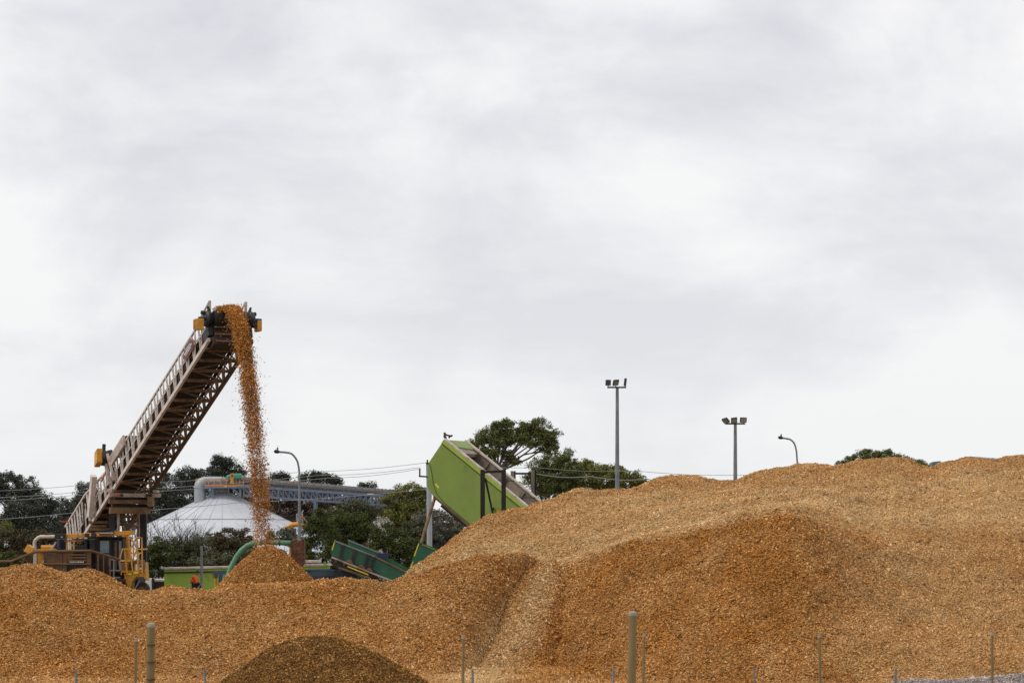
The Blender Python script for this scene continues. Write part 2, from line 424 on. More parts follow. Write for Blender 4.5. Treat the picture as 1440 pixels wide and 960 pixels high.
def slip(G, ang, seed, lo=1.05, hi=3.3):
    c_, s_ = math.cos(ang), math.sin(ang); up_ = G[..., 2] * 1.25
    q = np.stack([(G[..., 0] * c_ + up_ * s_) * lo, (-G[..., 0] * s_ + up_ * c_) * hi, G[..., 1] * .9], -1)
    return vnoise(q, 1.0, seed) + .6 * vnoise(q * 2.1, 1.0, seed + 1)
def roughen(G, amp, seed):
    G = G.copy()
    z = .17 * vnoise(G, .3, seed) + .085 * vnoise(G, .95, seed + 1) + .06 * vnoise(G, 2.3, seed + 2) + .05 * vnoise(G, 5.1, seed + 3)
    G[..., 2] += amp * z; return G

def chute_of(G, PX):
    yy = HY - (G[..., 2] - EYE) / G[..., 1] * F
    return np.exp(-((PX - np.interp(yy, [790, 820, 860, 900, 960], [768, 752, 727, 703, 668])) / np.interp(yy, [790, 960], [20, 42])) ** 2) * np.clip((yy - 785) / 20, 0, 1)
S_pts = [(540, 850), (560, 820), (575, 806), (587, 795), (603, 782), (628, 762), (653, 740), (663, 733), (673, 727), (683, 721), (702, 716), (720, 715), (740, 716), (750, 710), (768, 703), (804, 688), (827, 686), (856, 686), (877, 686), (895, 684), (910, 677), (931, 670), (944, 668), (984, 670), (1009, 677), (1035, 676), (1053, 667), (1071, 660), (1091, 656), (1118, 655), (1140, 651), (1161, 653), (1182, 655), (1192, 652), (1209, 645), (1234, 642), (1257, 642), (1277, 645), (1298, 654), (1311, 657), (1323, 650), (1348, 645), (1400, 647), (1417, 642), (1440, 640), (1500, 634), (1600, 640)]
S_d = [(540, 97), (575, 99), (690, 108), (800, 114), (1000, 118), (1440, 122), (1600, 123)]
Fc = [(540, 850), (575, 820), (650, 818), (720, 812), (770, 800), (800, 793), (830, 787), (870, 778), (900, 769), (960, 756), (1000, 747), (1040, 737), (1080, 731), (1105, 731), (1130, 735), (1160, 745), (1190, 757), (1230, 768), (1300, 780), (1440, 778), (1600, 772)]
Fd = [(540, 96), (700, 97.2), (770, 96.6), (830, 95), (900, 93.4), (1000, 92.7), (1130, 92.9), (1220, 95), (1300, 97), (1600, 98)]
Mc = [(540, 850), (575, 814), (600, 806), (650, 798), (700, 792), (770, 786), (830, 776), (900, 755), (960, 740), (1000, 731), (1090, 716), (1160, 722), (1230, 738), (1300, 742), (1440, 738), (1600, 730)]
Md = [(540, 97.5), (700, 99.5), (800, 99.8), (1000, 98.5), (1160, 98.5), (1230, 101), (1600, 102)]
Hc = [(540, 850), (575, 809), (603, 795), (628, 782), (653, 769), (683, 758), (720, 752), (770, 742), (830, 727), (900, 712), (960, 700), (1040, 694), (1140, 680), (1200, 676), (1260, 672), (1300, 679), (1348, 672), (1440, 670), (1600, 665)]
Hd = [(540, 96.5), (690, 103), (800, 106.5), (1000, 108), (1440, 111), (1600, 112)]
Bd = [(540, 93), (640, 92), (700, 91), (760, 90.3), (830, 87.5), (900, 85.5), (1000, 84.5), (1250, 84), (1600, 83)]
Kd = [(540, 98.5), (690, 112), (800, 122), (1000, 128), (1600, 134)]
G, px, t = loft([(None, [(540, 82.4), (1000, 82.4), (1250, 82), (1600, 81)], -.08), (None, Bd, .38), (Fc, Fd, None), (Mc, Md, None), (Hc, Hd, None), (S_pts, S_d, None), (None, Kd, -.5)], 540, 1600, 3, [10, 44, 16, 26, 26, 14], 4, 1.0, 3, 5)
PX, T = np.meshgrid(px, t - 1)
def berm(line, wd_):
    yy = HY - (G[..., 2] - EYE) / G[..., 1] * F
    return np.exp(-((yy - np.interp(PX, [q[0] for q in line], [q[1] for q in line])) / wd_) ** 2) * (T > 1.05) * np.clip((PX - line[0][0]) / 40, 0, 1)
G[..., 2] += .13 * berm([(775, 799), (860, 774), (940, 754), (1010, 735), (1090, 720), (1170, 708), (1290, 690), (1440, 666), (1600, 640)], 5) + .1 * berm([(1200, 745), (1330, 717), (1440, 695), (1600, 662)], 4.5) + .09 * berm([(700, 778), (800, 752), (900, 735), (1040, 709), (1200, 685)], 4)
slant = np.stack([(G[..., 0] * .45 + G[..., 1] * .9) * .35, (G[..., 0] * .9 - G[..., 1] * .45) * 1.6 + G[..., 2] * 1.2, G[..., 2] * .2], -1)
G[..., 2] += .07 * vnoise(slant, 1.0, 61) * np.clip(T * 2, 0, 1)
G[..., 2] += .045 * slip(G, .55, 81) * np.clip(T * 2 + .6, 0, 1) * (T < 4)
zone = np.interp(T, [0, .75, 1.0, 1.25, 2, 3, 3.7, 4, 5], [.26, .12, .12, .7, .95, .74, .42, .25, .2])
right = np.clip((PX - 1100 - 40 * vnoise(G, .6, 71)) / 170, 0, 1) * (T < 2.0)
zone = zone * (1 - right) + .56 * right
chute = chute_of(G, PX) * (T < 1.2)
track_ = np.zeros_like(PX); PYG = HY - (G[..., 2] - EYE) / G[..., 1] * F
for line, wd_, am in (([(775, 797), (860, 772), (940, 752), (1010, 733), (1090, 718), (1170, 706), (1290, 688), (1440, 664)], 5, .5), ([(900, 765), (1010, 737), (1060, 727)], 3, .4), ([(1250, 735), (1330, 716), (1440, 694), (1600, 660)], 4, .35), ([(700, 792), (770, 775), (900, 742)], 5, .2)):
    track_ = np.maximum(track_, am * np.exp(-((PYG - np.interp(PX, [q[0] for q in line], [q[1] for q in line])) / wd_) ** 2) * (PX > line[0][0] - 10) * (T > 1.05))
zone = np.clip(zone + .09 * slip(G, .55, 81) + track_ + .95 * chute + .12 * vnoise(slant, 1.0, 62) + .17 * vnoise(G, .5, 41) + .13 * vnoise(G, 1.7, 42), 0, 1)
vis = ((PX[:-1, :-1] > 545) & (PX[:-1, :-1] < 1500) & (T[:-1, :-1] < 4.3)).astype(float) * np.where(T[:-1, :-1] < 1.1, 1.0, .55)
make_pile('wood_chip_pile', G, zone, 470000, .058, (M['chip_bed'], M['chip']), 'huge tan wood chip heap with a long sloping top filling the right side', seed=5, keep=vis)

A_pts = [(-80, 803), (-30, 801), (0, 799), (17, 795), (37, 791), (55, 793), (72, 798), (90, 804), (110, 812), (135, 818), (150, 822), (183, 827), (200, 829), (217, 828), (233, 823), (247, 824), (265, 827), (293, 828), (307, 823), (320, 821), (340, 820), (400, 818), (437, 816), (453, 813), (487, 812), (528, 814), (540, 817), (552, 817), (563, 811), (575, 806), (600, 800), (640, 789), (690, 777), (720, 775), (745, 779), (765, 788), (785, 802), (805, 820), (830, 850)]
Ad = [(-80, 95), (300, 96), (560, 95.5), (680, 94), (730, 95), (780, 97), (830, 98.5)]
ABd = [(-80, 85.5), (560, 86), (620, 86.6), (660, 88.2), (700, 90.6), (740, 93), (780, 95.6), (830, 97.8)]
AKd = [(-80, 103), (560, 102), (640, 99.5), (700, 98.5), (830, 100)]
G, px, t = loft([(None, [(-80, 83.4), (700, 83.4), (760, 90), (830, 97)], -.12), (None, ABd, .16), (A_pts, Ad, None), (None, AKd, -.5)], -80, 830, 3, [10, 52, 20], 4, .9, 8, 2)
PX, T = np.meshgrid(px, t - 1)
G[..., 2] += .05 * slip(G, -.6, 91) * np.clip((.93 - T) * 5, 0, 1) * np.clip(T * 2 + .6, 0, 1)
zone = np.clip(np.interp(T, [0, .5, 1, 2], [.3, .18, .22, .2]) + .95 * chute_of(G, PX) + .1 * slip(G, -.6, 91) + .16 * vnoise(G, .5, 51) + .1 * vnoise(G, 1.7, 52) + .25 * np.clip((PX - 690) / 60, 0, 1) * (T > .85), 0, 1)
vis = ((PX[:-1, :-1] > -50) & (T[:-1, :-1] < 1.25)).astype(float)
make_pile('wood_chip_pile', G, zone, 190000, .06, (M['chip_bed'], M['chip']), 'long orange-brown wood chip ridge across the lower left foreground', seed=6, keep=vis)

def cone(c, zp, slope, rad, seed, amp=1.0, round_=.5, sx=1.0, nr=60, na=150):
    r = np.linspace(0.001, rad, nr); a = np.linspace(0, 2 * np.pi, na)
    Rr, Aa = np.meshgrid(r, a, indexing='ij')
    z = zp - slope * (np.sqrt(Rr**2 + round_**2) - round_)
    G = np.stack([c[0] + sx * Rr * np.cos(Aa), c[1] + Rr * np.sin(Aa), np.maximum(z, -.3)], -1)
    G2 = roughen(G, amp, seed); G2[:, -1] = G2[:, 0]; return G2
c = P(377, 767, 135)
G = cone(c, c.z + .02, 1.16, 3.5, 21, .4, .85)
make_pile('wood_chip_pile', G, np.clip(.12 + .1 * vnoise(G, 1, 3), 0, 1), 44000, .066, (M['chip_bed'], M['chip']), 'conical fresh chip mound under the falling stream of chips', seed=9)
c = P(118, 797, 106)
G = cone(c, c.z, .72, 4.6, 22, .5, .8, 1.0)
make_pile('wood_chip_pile', G, np.clip(.2 + .1 * vnoise(G, 1, 3), 0, 1), 24000, .066, (M['chip_bed'], M['chip']), 'low chip mound between the foreground ridge and the rusty barrier', seed=10)

sl_ = [(786, 763, 775, 96.0, 97.0), (795, 745, 795, 94.7, 96.2), (820, 720, 802, 93.5, 94.7), (850, 704, 803, 92.8, 93.4), (880, 688, 798, 92.0, 92.2), (910, 672, 790, 91.0, 91.3), (940, 656, 776, 89.4, 90.0), (958, 650, 762, 87.9, 88.4), (985, 640, 750, 84.8, 85.0)]
pyv = np.linspace(786, 985, 70); uu = np.linspace(0, 1, 40); q_ = [smooth1(np.interp(pyv, [k[0] for k in sl_], [k[i] for k in sl_]), 8, 2.9) for i in (1, 2, 3, 4)]
G = np.zeros((70, 40, 3))
for i, py_ in enumerate(pyv):
    d_ = q_[2][i] * (1 - uu) + q_[3][i] * uu + .45 * np.abs(2 * uu - 1) ** 3 - .02 - .1 * np.sin(np.pi * uu); x_ = q_[0][i] * (1 - uu) + q_[1][i] * uu
    G[i] = np.stack([(x_ - 720) / F * d_, d_, EYE + (HY - py_) / F * d_], -1)
G = roughen(G, .45, 33); G[..., 2] -= np.clip((uu - .5) ** 2 * 4 - .75, 0, 1) * .5
W = np.clip(.95 - 1.1 * np.abs(2 * uu[None] - np.linspace(1.0, .62, 70)[:, None]) ** 1.5 + .18 * vnoise(G, 1.2, 34), .12, 1)
make_pile('wood_chip_pile', G[::-1], W[::-1], 30000, .058, (M['chip_bed'], M['chip']), 'pale slide of wood chips spilling down between the left ridge and the front mound', seed=14)

D_pts = [(230, 1010), (270, 985), (310, 956), (340, 934), (370, 914), (400, 900), (430, 893.5), (455, 892), (480, 896), (510, 907), (540, 922), (570, 940), (605, 961), (650, 990), (690, 1015)]
G, px, t = loft([(None, [(230, 71), (450, 66.5), (690, 71)], -.2), (D_pts, [(230, 72), (690, 72)], None), (None, [(230, 73), (450, 77), (690, 73)], -.2)], 230, 690, 3, [44, 20], 3, .9, 15, 1)
make_pile('mulch_pile', G, G[..., 0] * 0, 60000, .05, (M['mulch_bed'], M['mulch']), 'dark brown fine mulch mound at the bottom in front of the chip ridge', 'mulch pile', seed=12)
Q_pts = [(1180, 975), (1240, 962), (1262, 957), (1290, 953), (1330, 955), (1380, 952), (1420, 948), (1440, 946), (1500, 940), (1600, 950)]
G, px, t = loft([(None, [(1180, 72), (1600, 72)], -.1), (Q_pts, [(1180, 77), (1600, 77)], None), (None, [(1180, 80), (1600, 80)], -.2)], 1180, 1600, 4, [24, 12], 5, .25, 16)
make_pile('gravel_pile', G, G[..., 0] * 0, 22000, .06, (M['gravel_bed'], M['gravel']), 'low grey gravel windrow at the foot of the big chip heap', 'gravel pile', seed=13)

# ------------------------------------------------------------------ the chip stacker
B0 = V((-23.73, 162, 4.91)); BU = V((9.02, -21, 9.21)).normalized(); BW = V((9.02, -21, 0)).normalized()
BW = V((-BW.y, BW.x, 0)); BN = -BW.cross(BU); BN = BN if BN.z > 0 else -BN
def th(s): return 1.42 + .6 * min(1, max(0, (5.5 - s) / 5))
def bp(s, t, h): return B0 + BU * s + BW * t + BN * h
TW, TH, S0, S1 = 2.2, 1.42, -4.2, 24.6
st = empty('chip_stacker', P(150, 870, 160) * 1.0, 'yellow tracked stacker with a long beige lattice boom throwing wood chips', 'conveyor stacker')
st.location.z = 0
for side, nm in ((0.0, 'near'), (TW, 'far')):
    mb = MB(); sg = -1 if side == 0 else 1
    mb.beam(bp(S0 + 3.4, side, 0), bp(S1, side, 0), .14, .2, BN)
    for s_a, s_b in ((S0, .5), (.5, 3), (3, 5.5), (5.5, S1)): mb.beam(bp(s_a, side, th(s_a)), bp(s_b, side, th(s_b)), .10, .10, BN)
    mb.beam(bp(S0 + 2, side, .72), bp(S1 - .2, side, .72), .045, .05, BN)
    k = 0; s = S0 + .3
    while s < S1 - .4:
        low = -2.6 if s < .4 else 0
        mb.beam(bp(s, side, low * .45), bp(s, side, th(s)), .085, .085, BU)
        mb.beam(bp(s + .12, side, low * .4), bp(s + .62, side, th(s + .62)), .06, .06, BW)
        mb.beam(bp(s + .62, side, .72), bp(s + .62, side, th(s + .62)), .04, .04, BU)
        s += 1.18; k += 1
    mb.build('boom_truss', M['cream'] if side == 0 else M['rust'], st)
mb = MB(); s = 1.0; k = 0
while s < S1:
    mb.beam(bp(s, .07, .02), bp(s, TW - .07, .02), .1, .14, BN)
    if s + 1.18 < S1:
        a, b = (.1, TW - .1) if k % 2 else (TW - .1, .1)
        mb.beam(bp(s, a, .04), bp(s + 1.18, b, .04), .06, .06, BN)
    mb.beam(bp(s, .1, .02), bp(s, .75, .62), .06, .06, BU); mb.beam(bp(s, TW - .1, .02), bp(s, TW - .55, .62), .06, .06, BU)
    s += 1.18; k += 1
mb.build('cross_bracing', M['brace'], st)
mb = MB()
mb.box(bp((S0 + S1) / 2, .95, 1.0), BU * (S1 - S0) / 2, BW * .82, BN * .02)
mb.box(bp((S0 + S1) / 2, .95, .5), BU * (S1 - S0 - .6) / 2, BW * .74, BN * .02)
mb.build('conveyor_belt', M['rubber'], st)
mb = MB()
s = 1.6
while s < S1 - 1:
    mb.box(bp(s + .3, .62, .42), BU * .42, BW * .55, BN * .02)
    mb.box(bp(s + .3, .95, .78), BU * .06, BW * .85, BN * .1)
    s += 1.18
mb.box(bp(11.5, .22, .5), BU * 12.5, BW * .02, BN * .36)
mb.box(bp(11.5, 1.78, .42), BU * 12.5, BW * .02, BN * .12); mb.build('belt_guard', M['under'], st)
# head end
hs, hh, ht = 24.9, .98, 1.1
pl = MB().tube([bp(hs, ht - .85, hh), bp(hs, ht - .35, hh), bp(hs, ht + .85, hh)], .4, 20).build('head_pulley', M['black'], st, True)
MB().tube([bp(hs, ht - 1.6, hh), bp(hs, ht + 1.6, hh)], .09, 10).build('pulley_shaft', M['black'], pl)
mb = MB(); mb.box(bp(hs - .2, ht + .1, hh - .62), BU * .1, BW * .95, BN * .3)
mb.box(bp(hs - .35, ht, hh - 1.12), BU * .3, BW * .95, BN * .2)
mb.build('head_chute', M['under'], st)
mb = MB()
for q in (-.45, -.83, -1.2): mb.beam(bp(hs + .02, ht - .85, hh + q), bp(hs + .02, ht + .9, hh + q), .09, .07, BN)
mb.build('head_crossbar', M['tan'], st)
for sg in (-1, 1):
    a = bp(hs - .1, ht + sg * 1.08, hh + .05)
    mb = MB().tube([a - BW * sg * .14, a + BW * sg * .05, a + BW * sg * .16], [.34, .42, .34], 14)
    mb.tube([a + V((0, 0, .2)) - BW * .1 * sg, a + V((0, 0, .62)) + BW * .02 * sg], [.12, .05], 8)
    mb.tube([a + BW * sg * .1 + BN * .3, a + BW * sg * .32 + BN * .34], .1, 8); mb.tube([a + BW * sg * .1 - BN * .35, a + BW * sg * .4 - BN * .3], .09, 8)
    mb.build('gearbox', M['black'], st, True)
    g = bp(hs - .2, ht + sg * (1.55 if sg < 0 else 1.46), hh - .22)
    hd2_ = V((BU.x, BU.y, 0)).normalized(); x = MB().box(g, hd2_ * .26, BW * (.19 if sg < 0 else .11), V((0, 0, .27)))
    x = x.build('motor_guard', M['yellow'], st, False, .03)
    mb = MB()
    for q in range(4): mb.box(g + hd2_ * (-.2 + .13 * q) + BW * sg * (.2 if sg < 0 else .12), hd2_ * .02, BW * .02, V((0, 0, .23)))
    mb.build('guard_rib', M['yellow'], x)
    br = MB(); c0 = bp(hs - .3, ht + sg * .92, hh + .3)
    br.beam(c0, c0 + V((.02, 0, .75)), .12, .12); br.beam(c0 + V((-.42, .1, -.05)), c0 + V((.0, 0, .72)), .07, .07)
    br.build('head_bracket', M['beige'], st)
    MB().box(bp(hs - .6, ht + sg * 1.0, hh - .5), BU * .45, BW * .12, BN * .28).build('bearing_mount', M['black'], st)
MB().box(bp(S1 - .35, .5, -.16), BU * .2, BW * .3, BN * .05).build('inspection_plate', M['black'], st)
MB().box(bp(S1 - .35, .5, -.215), BU * .15, BW * .24, BN * .008).build('plate_face', M['beige'], st)
# oval sign on the near rail
so_ = bp(21.7, -.1, .86); mb = MB(); mr = MB()
def oval(a, b, off): return [so_ + BU * a * math.cos(q * math.pi / 16) + BN * b * math.sin(q * math.pi / 16) - BW * off for q in range(32)]
sg_ = MB().prism(oval(.98, .34, 0), -BW * .03).build('oval_sign', M['signred'], st)
MB().prism(oval(.9, .28, .032), -BW * .012).build('sign_field', M['signgrey'], sg_)
for row, (l, hh_) in enumerate(((.42, .12), (.66, .0), (.5, -.12))):
    q = -l
    while q < l:
        wd = random.uniform(.03, .07); mb.box(so_ + BU * (q + wd / 2) + BN * hh_ - BW * .05, BU * wd / 2, BN * (.05 if row == 1 else .028), BW * .004); q += wd + .02
mb.build('sign_lettering', M['letter'], sg_)
# fittings half way down
MB().box(bp(7.9, -.12, 1.42), BU * 1.45, BW * .07, BN * .3).build('side_panel', M['beige'], st, False, .02)
MB().box(bp(7.9, .9, 1.68), BU * 1.4, BW * .9, BN * .04).build('belt_cover', M['rust'], st)
g = bp(5.9, -.62, 1.9); mb = MB().box(g, BU * .3, BW * .16, V((0, .05, .4))); x = mb.build('drive_guard', M['yellow'], st, False, .03)
mb = MB().tube([g + BW * .15, g + BW * .34, g + BW * .5], [.42, .45, .34], 14); mb.tube([g + BW * .4 + BN * .12, g + BW * .85 + BN * .12], .24, 10); mb.tube([g + BW * .55 + BN * .3, g + BW * .8 + BN * .35], .14, 8)
mb.beam(g + BW * .5 - V((0, 0, .3)), bp(6.5, -.05, .9), .2, .25); mb.tube([g + BW * .3 + V((0, 0, .4)), g + BW * .32 + V((0, 0, .75))], .1, 8)
mb.build('drive_motor', M['black'], st, True)
mb = MB().beam(bp(6.2, -.25, .2), bp(5.9, -.25, 1.9), .16, .2, BU); mb.beam(bp(7.0, -.2, .1), bp(6.4, -.25, 1.9), .12, .14, BU); mb.build('drive_bracket', M['beige'], st)
lift = MB().beam(bp(2.0, -.3, .05), bp(3.6, -.3, 1.85), .42, .3, BW); lift.build('lift_arm', M['cream'], st, False, .03)
for q in (.25, .45, .65): MB().box(bp(2.0, -.3, .05).lerp(bp(3.6, -.3, 1.85), q) - BW * .02 + V((.2, -.12, 0)), (.05, 0, 0), (0, .06, 0), (0, 0, .1)).build('arm_hinge', M['beige'], st)
mb = MB()
for q in ((bp(2.6, -.1, 1.0), bp(3.2, -.1, 1.15), .12), (bp(4.3, -.12, 1.2), bp(5.3, -.12, 1.3), .1), (bp(1.2, -.1, .75), bp(1.6, -.1, 1.0), .1)): MB().beam(q[0], q[1], .05, q[2], BN).build('red_hose', M['red'], st)
# beams that carry the boom
def wb(px0, px1, y0, y1, d, t, mat, nm, bev=.02):
    a, b = P(px0, (y0 + y1) / 2, d), P(px1, (y0 + y1) / 2, d)
    b = V((b.x, a.y + (b.x - a.x) * BW.y / BW.x, a.z))
    h = (y1 - y0) / F * d
    return MB().box((a + b) / 2, (b - a) / 2, V((-BW.y, BW.x, 0)) * t / 2, (0, 0, h / 2)).build(nm, mat, st, False, bev)
wb(153, 222, 693, 698.5, 156.4, .3, M['beige'], 'transverse_beam'); wb(160, 218, 698.8, 702, 156.8, .2, M['black'], 'transverse_beam')
wb(153, 214, 702.4, 708, 156.6, .25, M['tan'], 'transverse_beam'); wb(157, 212, 708.4, 712.6, 157, .25, M['black'], 'transverse_beam')
wb(154, 208, 713, 722, 156.7, .3, M['tan'], 'transverse_beam')
for x0, x1, y0, y1 in ((153, 160, 687, 692.6), (216.5, 223, 689, 692.6), (209, 216, 699, 712)):
    a, b = P(x0, y0, 157.2), P(x1, y1, 157.2); MB().abox(a.x, b.x, 156.6, 157.6, b.z, a.z).build('bearing_lug', M['beige'] if y0 < 695 else M['tan'], st, False, .03)
for px0 in (166, 171.5, 207, 212):
    a = P(px0, 696, 156.1 + (px0 - 153) * .0165); MB().tube([a, a - V((0, .14, 0))], .085, 10).build('tail_light', M['red'] if px0 < 170 else M['under'], st, True)
def leg(px0, px1, y0, y1, d, mat, nm='mast_leg', dep=.3):
    a, b = P(px0, y0, d), P(px1, y1, d); return MB().abox(a.x, b.x, d - dep / 2, d + dep / 2, b.z, a.z).build(nm, mat, st, False, .015)
leg(154, 161.5, 722.3, 748, 159.5, M['black']); leg(197, 206.5, 722.3, 800, 160.6, M['black'])
leg(165, 168, 722.3, 748, 159.3, M['beige']); leg(193, 196, 722.3, 757, 159.9, M['tan'])
mb = MB()
mb.beam(P(168, 727, 160), P(184, 748, 160), .12); mb.beam(P(192, 725, 160), P(178, 748, 160), .12); mb.beam(P(166, 733, 160.2), P(196, 733, 160.2), .1)
mb.build('mast_brace', M['tan'], st)
for i, x0 in enumerate((174, 180, 187)): leg(x0, x0 + 3, 728, 748, 161, M['galv_dark'] if i % 2 else M['beige'], 'hydraulic_hose', .1)
mb = MB()
for x0, x1, y0, y1 in ((126, 152, 732, 736), (130, 150, 738, 741), (128, 153, 742, 746)):
    a, b = P(x0, y0, 161), P(x1, y1, 161); mb.abox(a.x, b.x, 160.6, 161.4, b.z, a.z)
mb.build('support_rail', M['tan'], st)
a, b = P(118, 700, 162.6), P(160, 750, 162.6); MB().abox(a.x, b.x, 162.3, 162.9, b.z, a.z).build('feed_hopper', M['under'], st)
MB().beam(P(86.5, 733, 163), P(95.5, 733, 163), .16, .1).build('beacon', M['red'], st); MB().beam(P(87, 733.5, 163.1), P(87, 760, 163.1), .06).build('beacon_post', M['under'], st)
# yellow machine body
def yb(x0, x1, y0, y1, d0, d1, mat, nm, bev=.02, parent=None):
    a, b = P(x0, y0, d0), P(x1, y1, d0); return MB().abox(a.x, b.x, d0, d1, b.z, a.z).build(nm, mat, parent or st, False, bev)
mb = MB(); a, b = P(78, 754.5, 156.8), P(188, 748.5, 156.8); mb.beam(a, b, .3, .24); bm_ = mb.build('cross_beam', M['yellow'], st, False, .02)
yb(77, 92, 750, 757, 156.4, 156.64, M['black'], 'lamp_housing'); yb(119, 124.5, 749.5, 754.5, 156.4, 156.64, M['black'], 'lamp_housing'); yb(128, 134, 748.5, 755, 156.4, 156.64, M['black'], 'lamp_housing')
yb(139, 160, 747.2, 750.5, 156.45, 156.62, M['black'], 'name_plate', 0)
mb = MB(); q = 139.6
while q < 158.5:
    wd = random.uniform(.4, 1.1); a = P(q, 748.2, 156.44); b = P(q + wd, 749.7, 156.44); mb.abox(a.x, b.x, 156.434, 156.448, b.z, a.z); q += wd + .35
mb.build('plate_lettering', M['letter'], st)
for x0, y0 in ((112, 750), (126, 751), (137, 750.6), (86, 754)): yb(x0, x0 + 1.6, y0, y0 + 1.6, 156.34, 156.39, M['letter'], 'work_lamp', 0)
yb(103, 152, 757, 800, 158.4, 161, M['under'], 'machine_body')
cab = yb(136, 174, 756.5, 806, 157.2, 160.4, M['black'], 'operator_cab', .05)
yb(140.8, 153.6, 760, 777, 157.14, 157.19, M['glass'], 'cab_window', 0, cab); yb(144.5, 154, 779, 792, 157.14, 157.19, M['glass'], 'cab_window', 0, cab); yb(167, 170.8, 760.5, 788, 157.14, 157.19, M['glass'], 'cab_window', 0, cab)
yb(136, 174, 754.2, 756.4, 156.9, 160.6, M['black'], 'cab_roof', .02, cab)
for x0 in (134.6, 155.2, 171.4): yb(x0, x0 + 1.5, 757, 806, 157.0, 157.18, M['under'], 'cab_pillar', .01, cab)
yb(161, 164.6, 762, 800, 157.0, 157.18, M['rust'], 'cab_pillar', .01, cab)
MB().tube([P(176.5, 750, 158), P(177.5, 764, 158), P(178.5, 790, 158)], [.2, .2, .2], 12).build('lift_cylinder', M['yellow'], st, True)
for x0, x1, y0, y1, m in ((80, 92, 757, 775, 'black'), (103, 119, 766, 775, 'black'), (118, 123, 757, 790, 'black'), (126, 135, 757, 778, 'black'), (108, 116, 759, 765, 'rust'), (92, 102, 776, 800, 'rust')):
    yb(x0, x1, y0, y1, 157.4, 158.2, M[m], 'hydraulic_unit', .06)
MB().tube([P(84, 772, 157.2), P(84.5, 758, 157.2)], .12, 8).build('air_cleaner', M['navy'], st, True)
mb = MB().beam(P(91, 760, 156.9), P(107.5, 760, 156.9), .1); mb.beam(P(94, 760, 156.9), P(94, 774, 156.9), .09); mb.beam(P(104, 760, 156.9), P(104, 774, 156.9), .09)
mb.build('yellow_frame', M['yellow'], st)
yb(50, 92, 774, 800, 157.6, 160, M['tan'], 'intake_hopper'); yb(52, 80, 771.5, 774, 157.3, 159.5, M['yellow'], 'hopper_lip')
MB().tube([P(58, 769.5, 157.5), P(76, 769.5, 157.5)], .13, 12).build('hopper_roll', M['yellow'], st, True)
for x0, x1 in ((53, 61), (63, 72), (74, 79.5)): yb(x0, x1, 776.5, 796, 157.5, 157.58, M['yellow' if x0 < 60 else 'tan'], 'hopper_plate', .01)
MB().tube([P(49.5, 798, 156.6), P(49, 776, 156.6), P(48.5, 762, 156.6), P(50, 759, 156.6), P(54, 755.5, 156.6), P(57, 754.3, 156.6), P(77, 754.3, 156.6)], .1, 10).build('pipe_frame', M['rim'], st, True)
MB().tube([P(60, 791, 156.8), P(79, 762, 156.8)], .05, 8).build('stay_rod', M['rim'], st)
MB().prism([P(38.5, 765, 156.4), P(48.5, 770.5, 156.4), P(43, 780.5, 156.4), P(33.3, 774.7, 156.4)], (0, .7, 0)).build('tool_box', M['yellow'], st, False, .03)
mb = MB().beam(P(30, 792, 156.7), P(37, 780, 156.7), .12); mb.beam(P(42, 792, 156.7), P(46, 781, 156.7), .1); mb.beam(P(40.5, 780, 156.8), P(40.5, 792, 156.8), .14)
mb.build('hopper_strut', M['rust'], st)
# access platform
rl = MB(); d = 155.5; r_ = .042
rl.tube([P(168, 788, d), P(172.5, 771.6, d), P(183.5, 771.6, d), P(191.5, 755.5, d), P(199.5, 755.5, d), P(200.3, 806, d)], r_, 8)
rl.tube([P(168, 788.5, d), P(185.5, 788.3, d), P(192.5, 772, d), P(200, 772, d)], r_, 8)
rl.tube([P(168, 788, d), P(170.5, 808, d)], r_, 8); rl.tube([P(175.3, 771.6, d), P(179, 808, d)], r_, 8); rl.tube([P(183.2, 771.6, d), P(186.8, 804, d)], r_, 8)
rl.tube([P(192.2, 755.5, d), P(194.6, 806, d)], r_, 8)
for a, b in (((168, 788), 1.2), ((200, 772), 1.2)): rl.tube([P(*a, d), P(*a, d) + V((.1, b, 0))], r_, 8)
rl.tube([P(179.5, 757, d + 1.2), P(184.5, 757.2, d + 1.2), P(187.5, 761, d + 1.2), P(187.5, 790, d + 1.2)], r_, 8); rl.tube([P(181, 777.5, d + 1.2), P(200, 777.5, d + 1.2)], r_, 8)
rl.build('handrail', M['yellow'], st, True)
yb(169.5, 200, 802, 805, 155.6, 157.6, M['yellow'], 'platform_deck', .02)
yb(170, 181, 791, 802, 156.4, 157.2, M['tan'], 'platform_box', .03); yb(180, 187, 789, 802, 156.6, 157.2, M['rust'], 'platform_box', .03); yb(188.5, 200.5, 787, 802, 156.2, 157.2, M['tan'], 'platform_box', .03)
yb(190.5, 193.8, 793, 801.5, 156.12, 156.19, M['letter'], 'notice_label', 0); yb(196, 199.8, 793.5, 800.5, 156.12, 156.19, M['letter'], 'notice_label', 0); yb(196.5, 199.4, 794, 796.8, 156.08, 156.115, M['navy'], 'notice_label', 0)
yb(180, 184.8, 805.3, 808, 155.5, 155.56, M['yellow_bright'], 'warning_label', 0); yb(187, 194.3, 803, 806.4, 155.5, 155.56, M['yellow_bright'], 'warning_label', 0)
mg = [P(174.5, 806, 155.6), P(203, 806, 155.6), P(204.5, 790, 155.6), P(206, 816, 155.6), P(201.5, 810.5, 155.6), P(191.5, 810.5, 155.6), P(185, 818, 155.6), P(184, 832, 155.6), P(179, 832, 155.6), P(178.5, 820, 155.6), P(175, 818, 155.6)]
MB().prism(mg, (0, 1.2, 0)).build('mudguard', M['yellow'], st)
yb(171, 178, 820, 826, 155.4, 156.5, M['black'], 'step_box', .02)
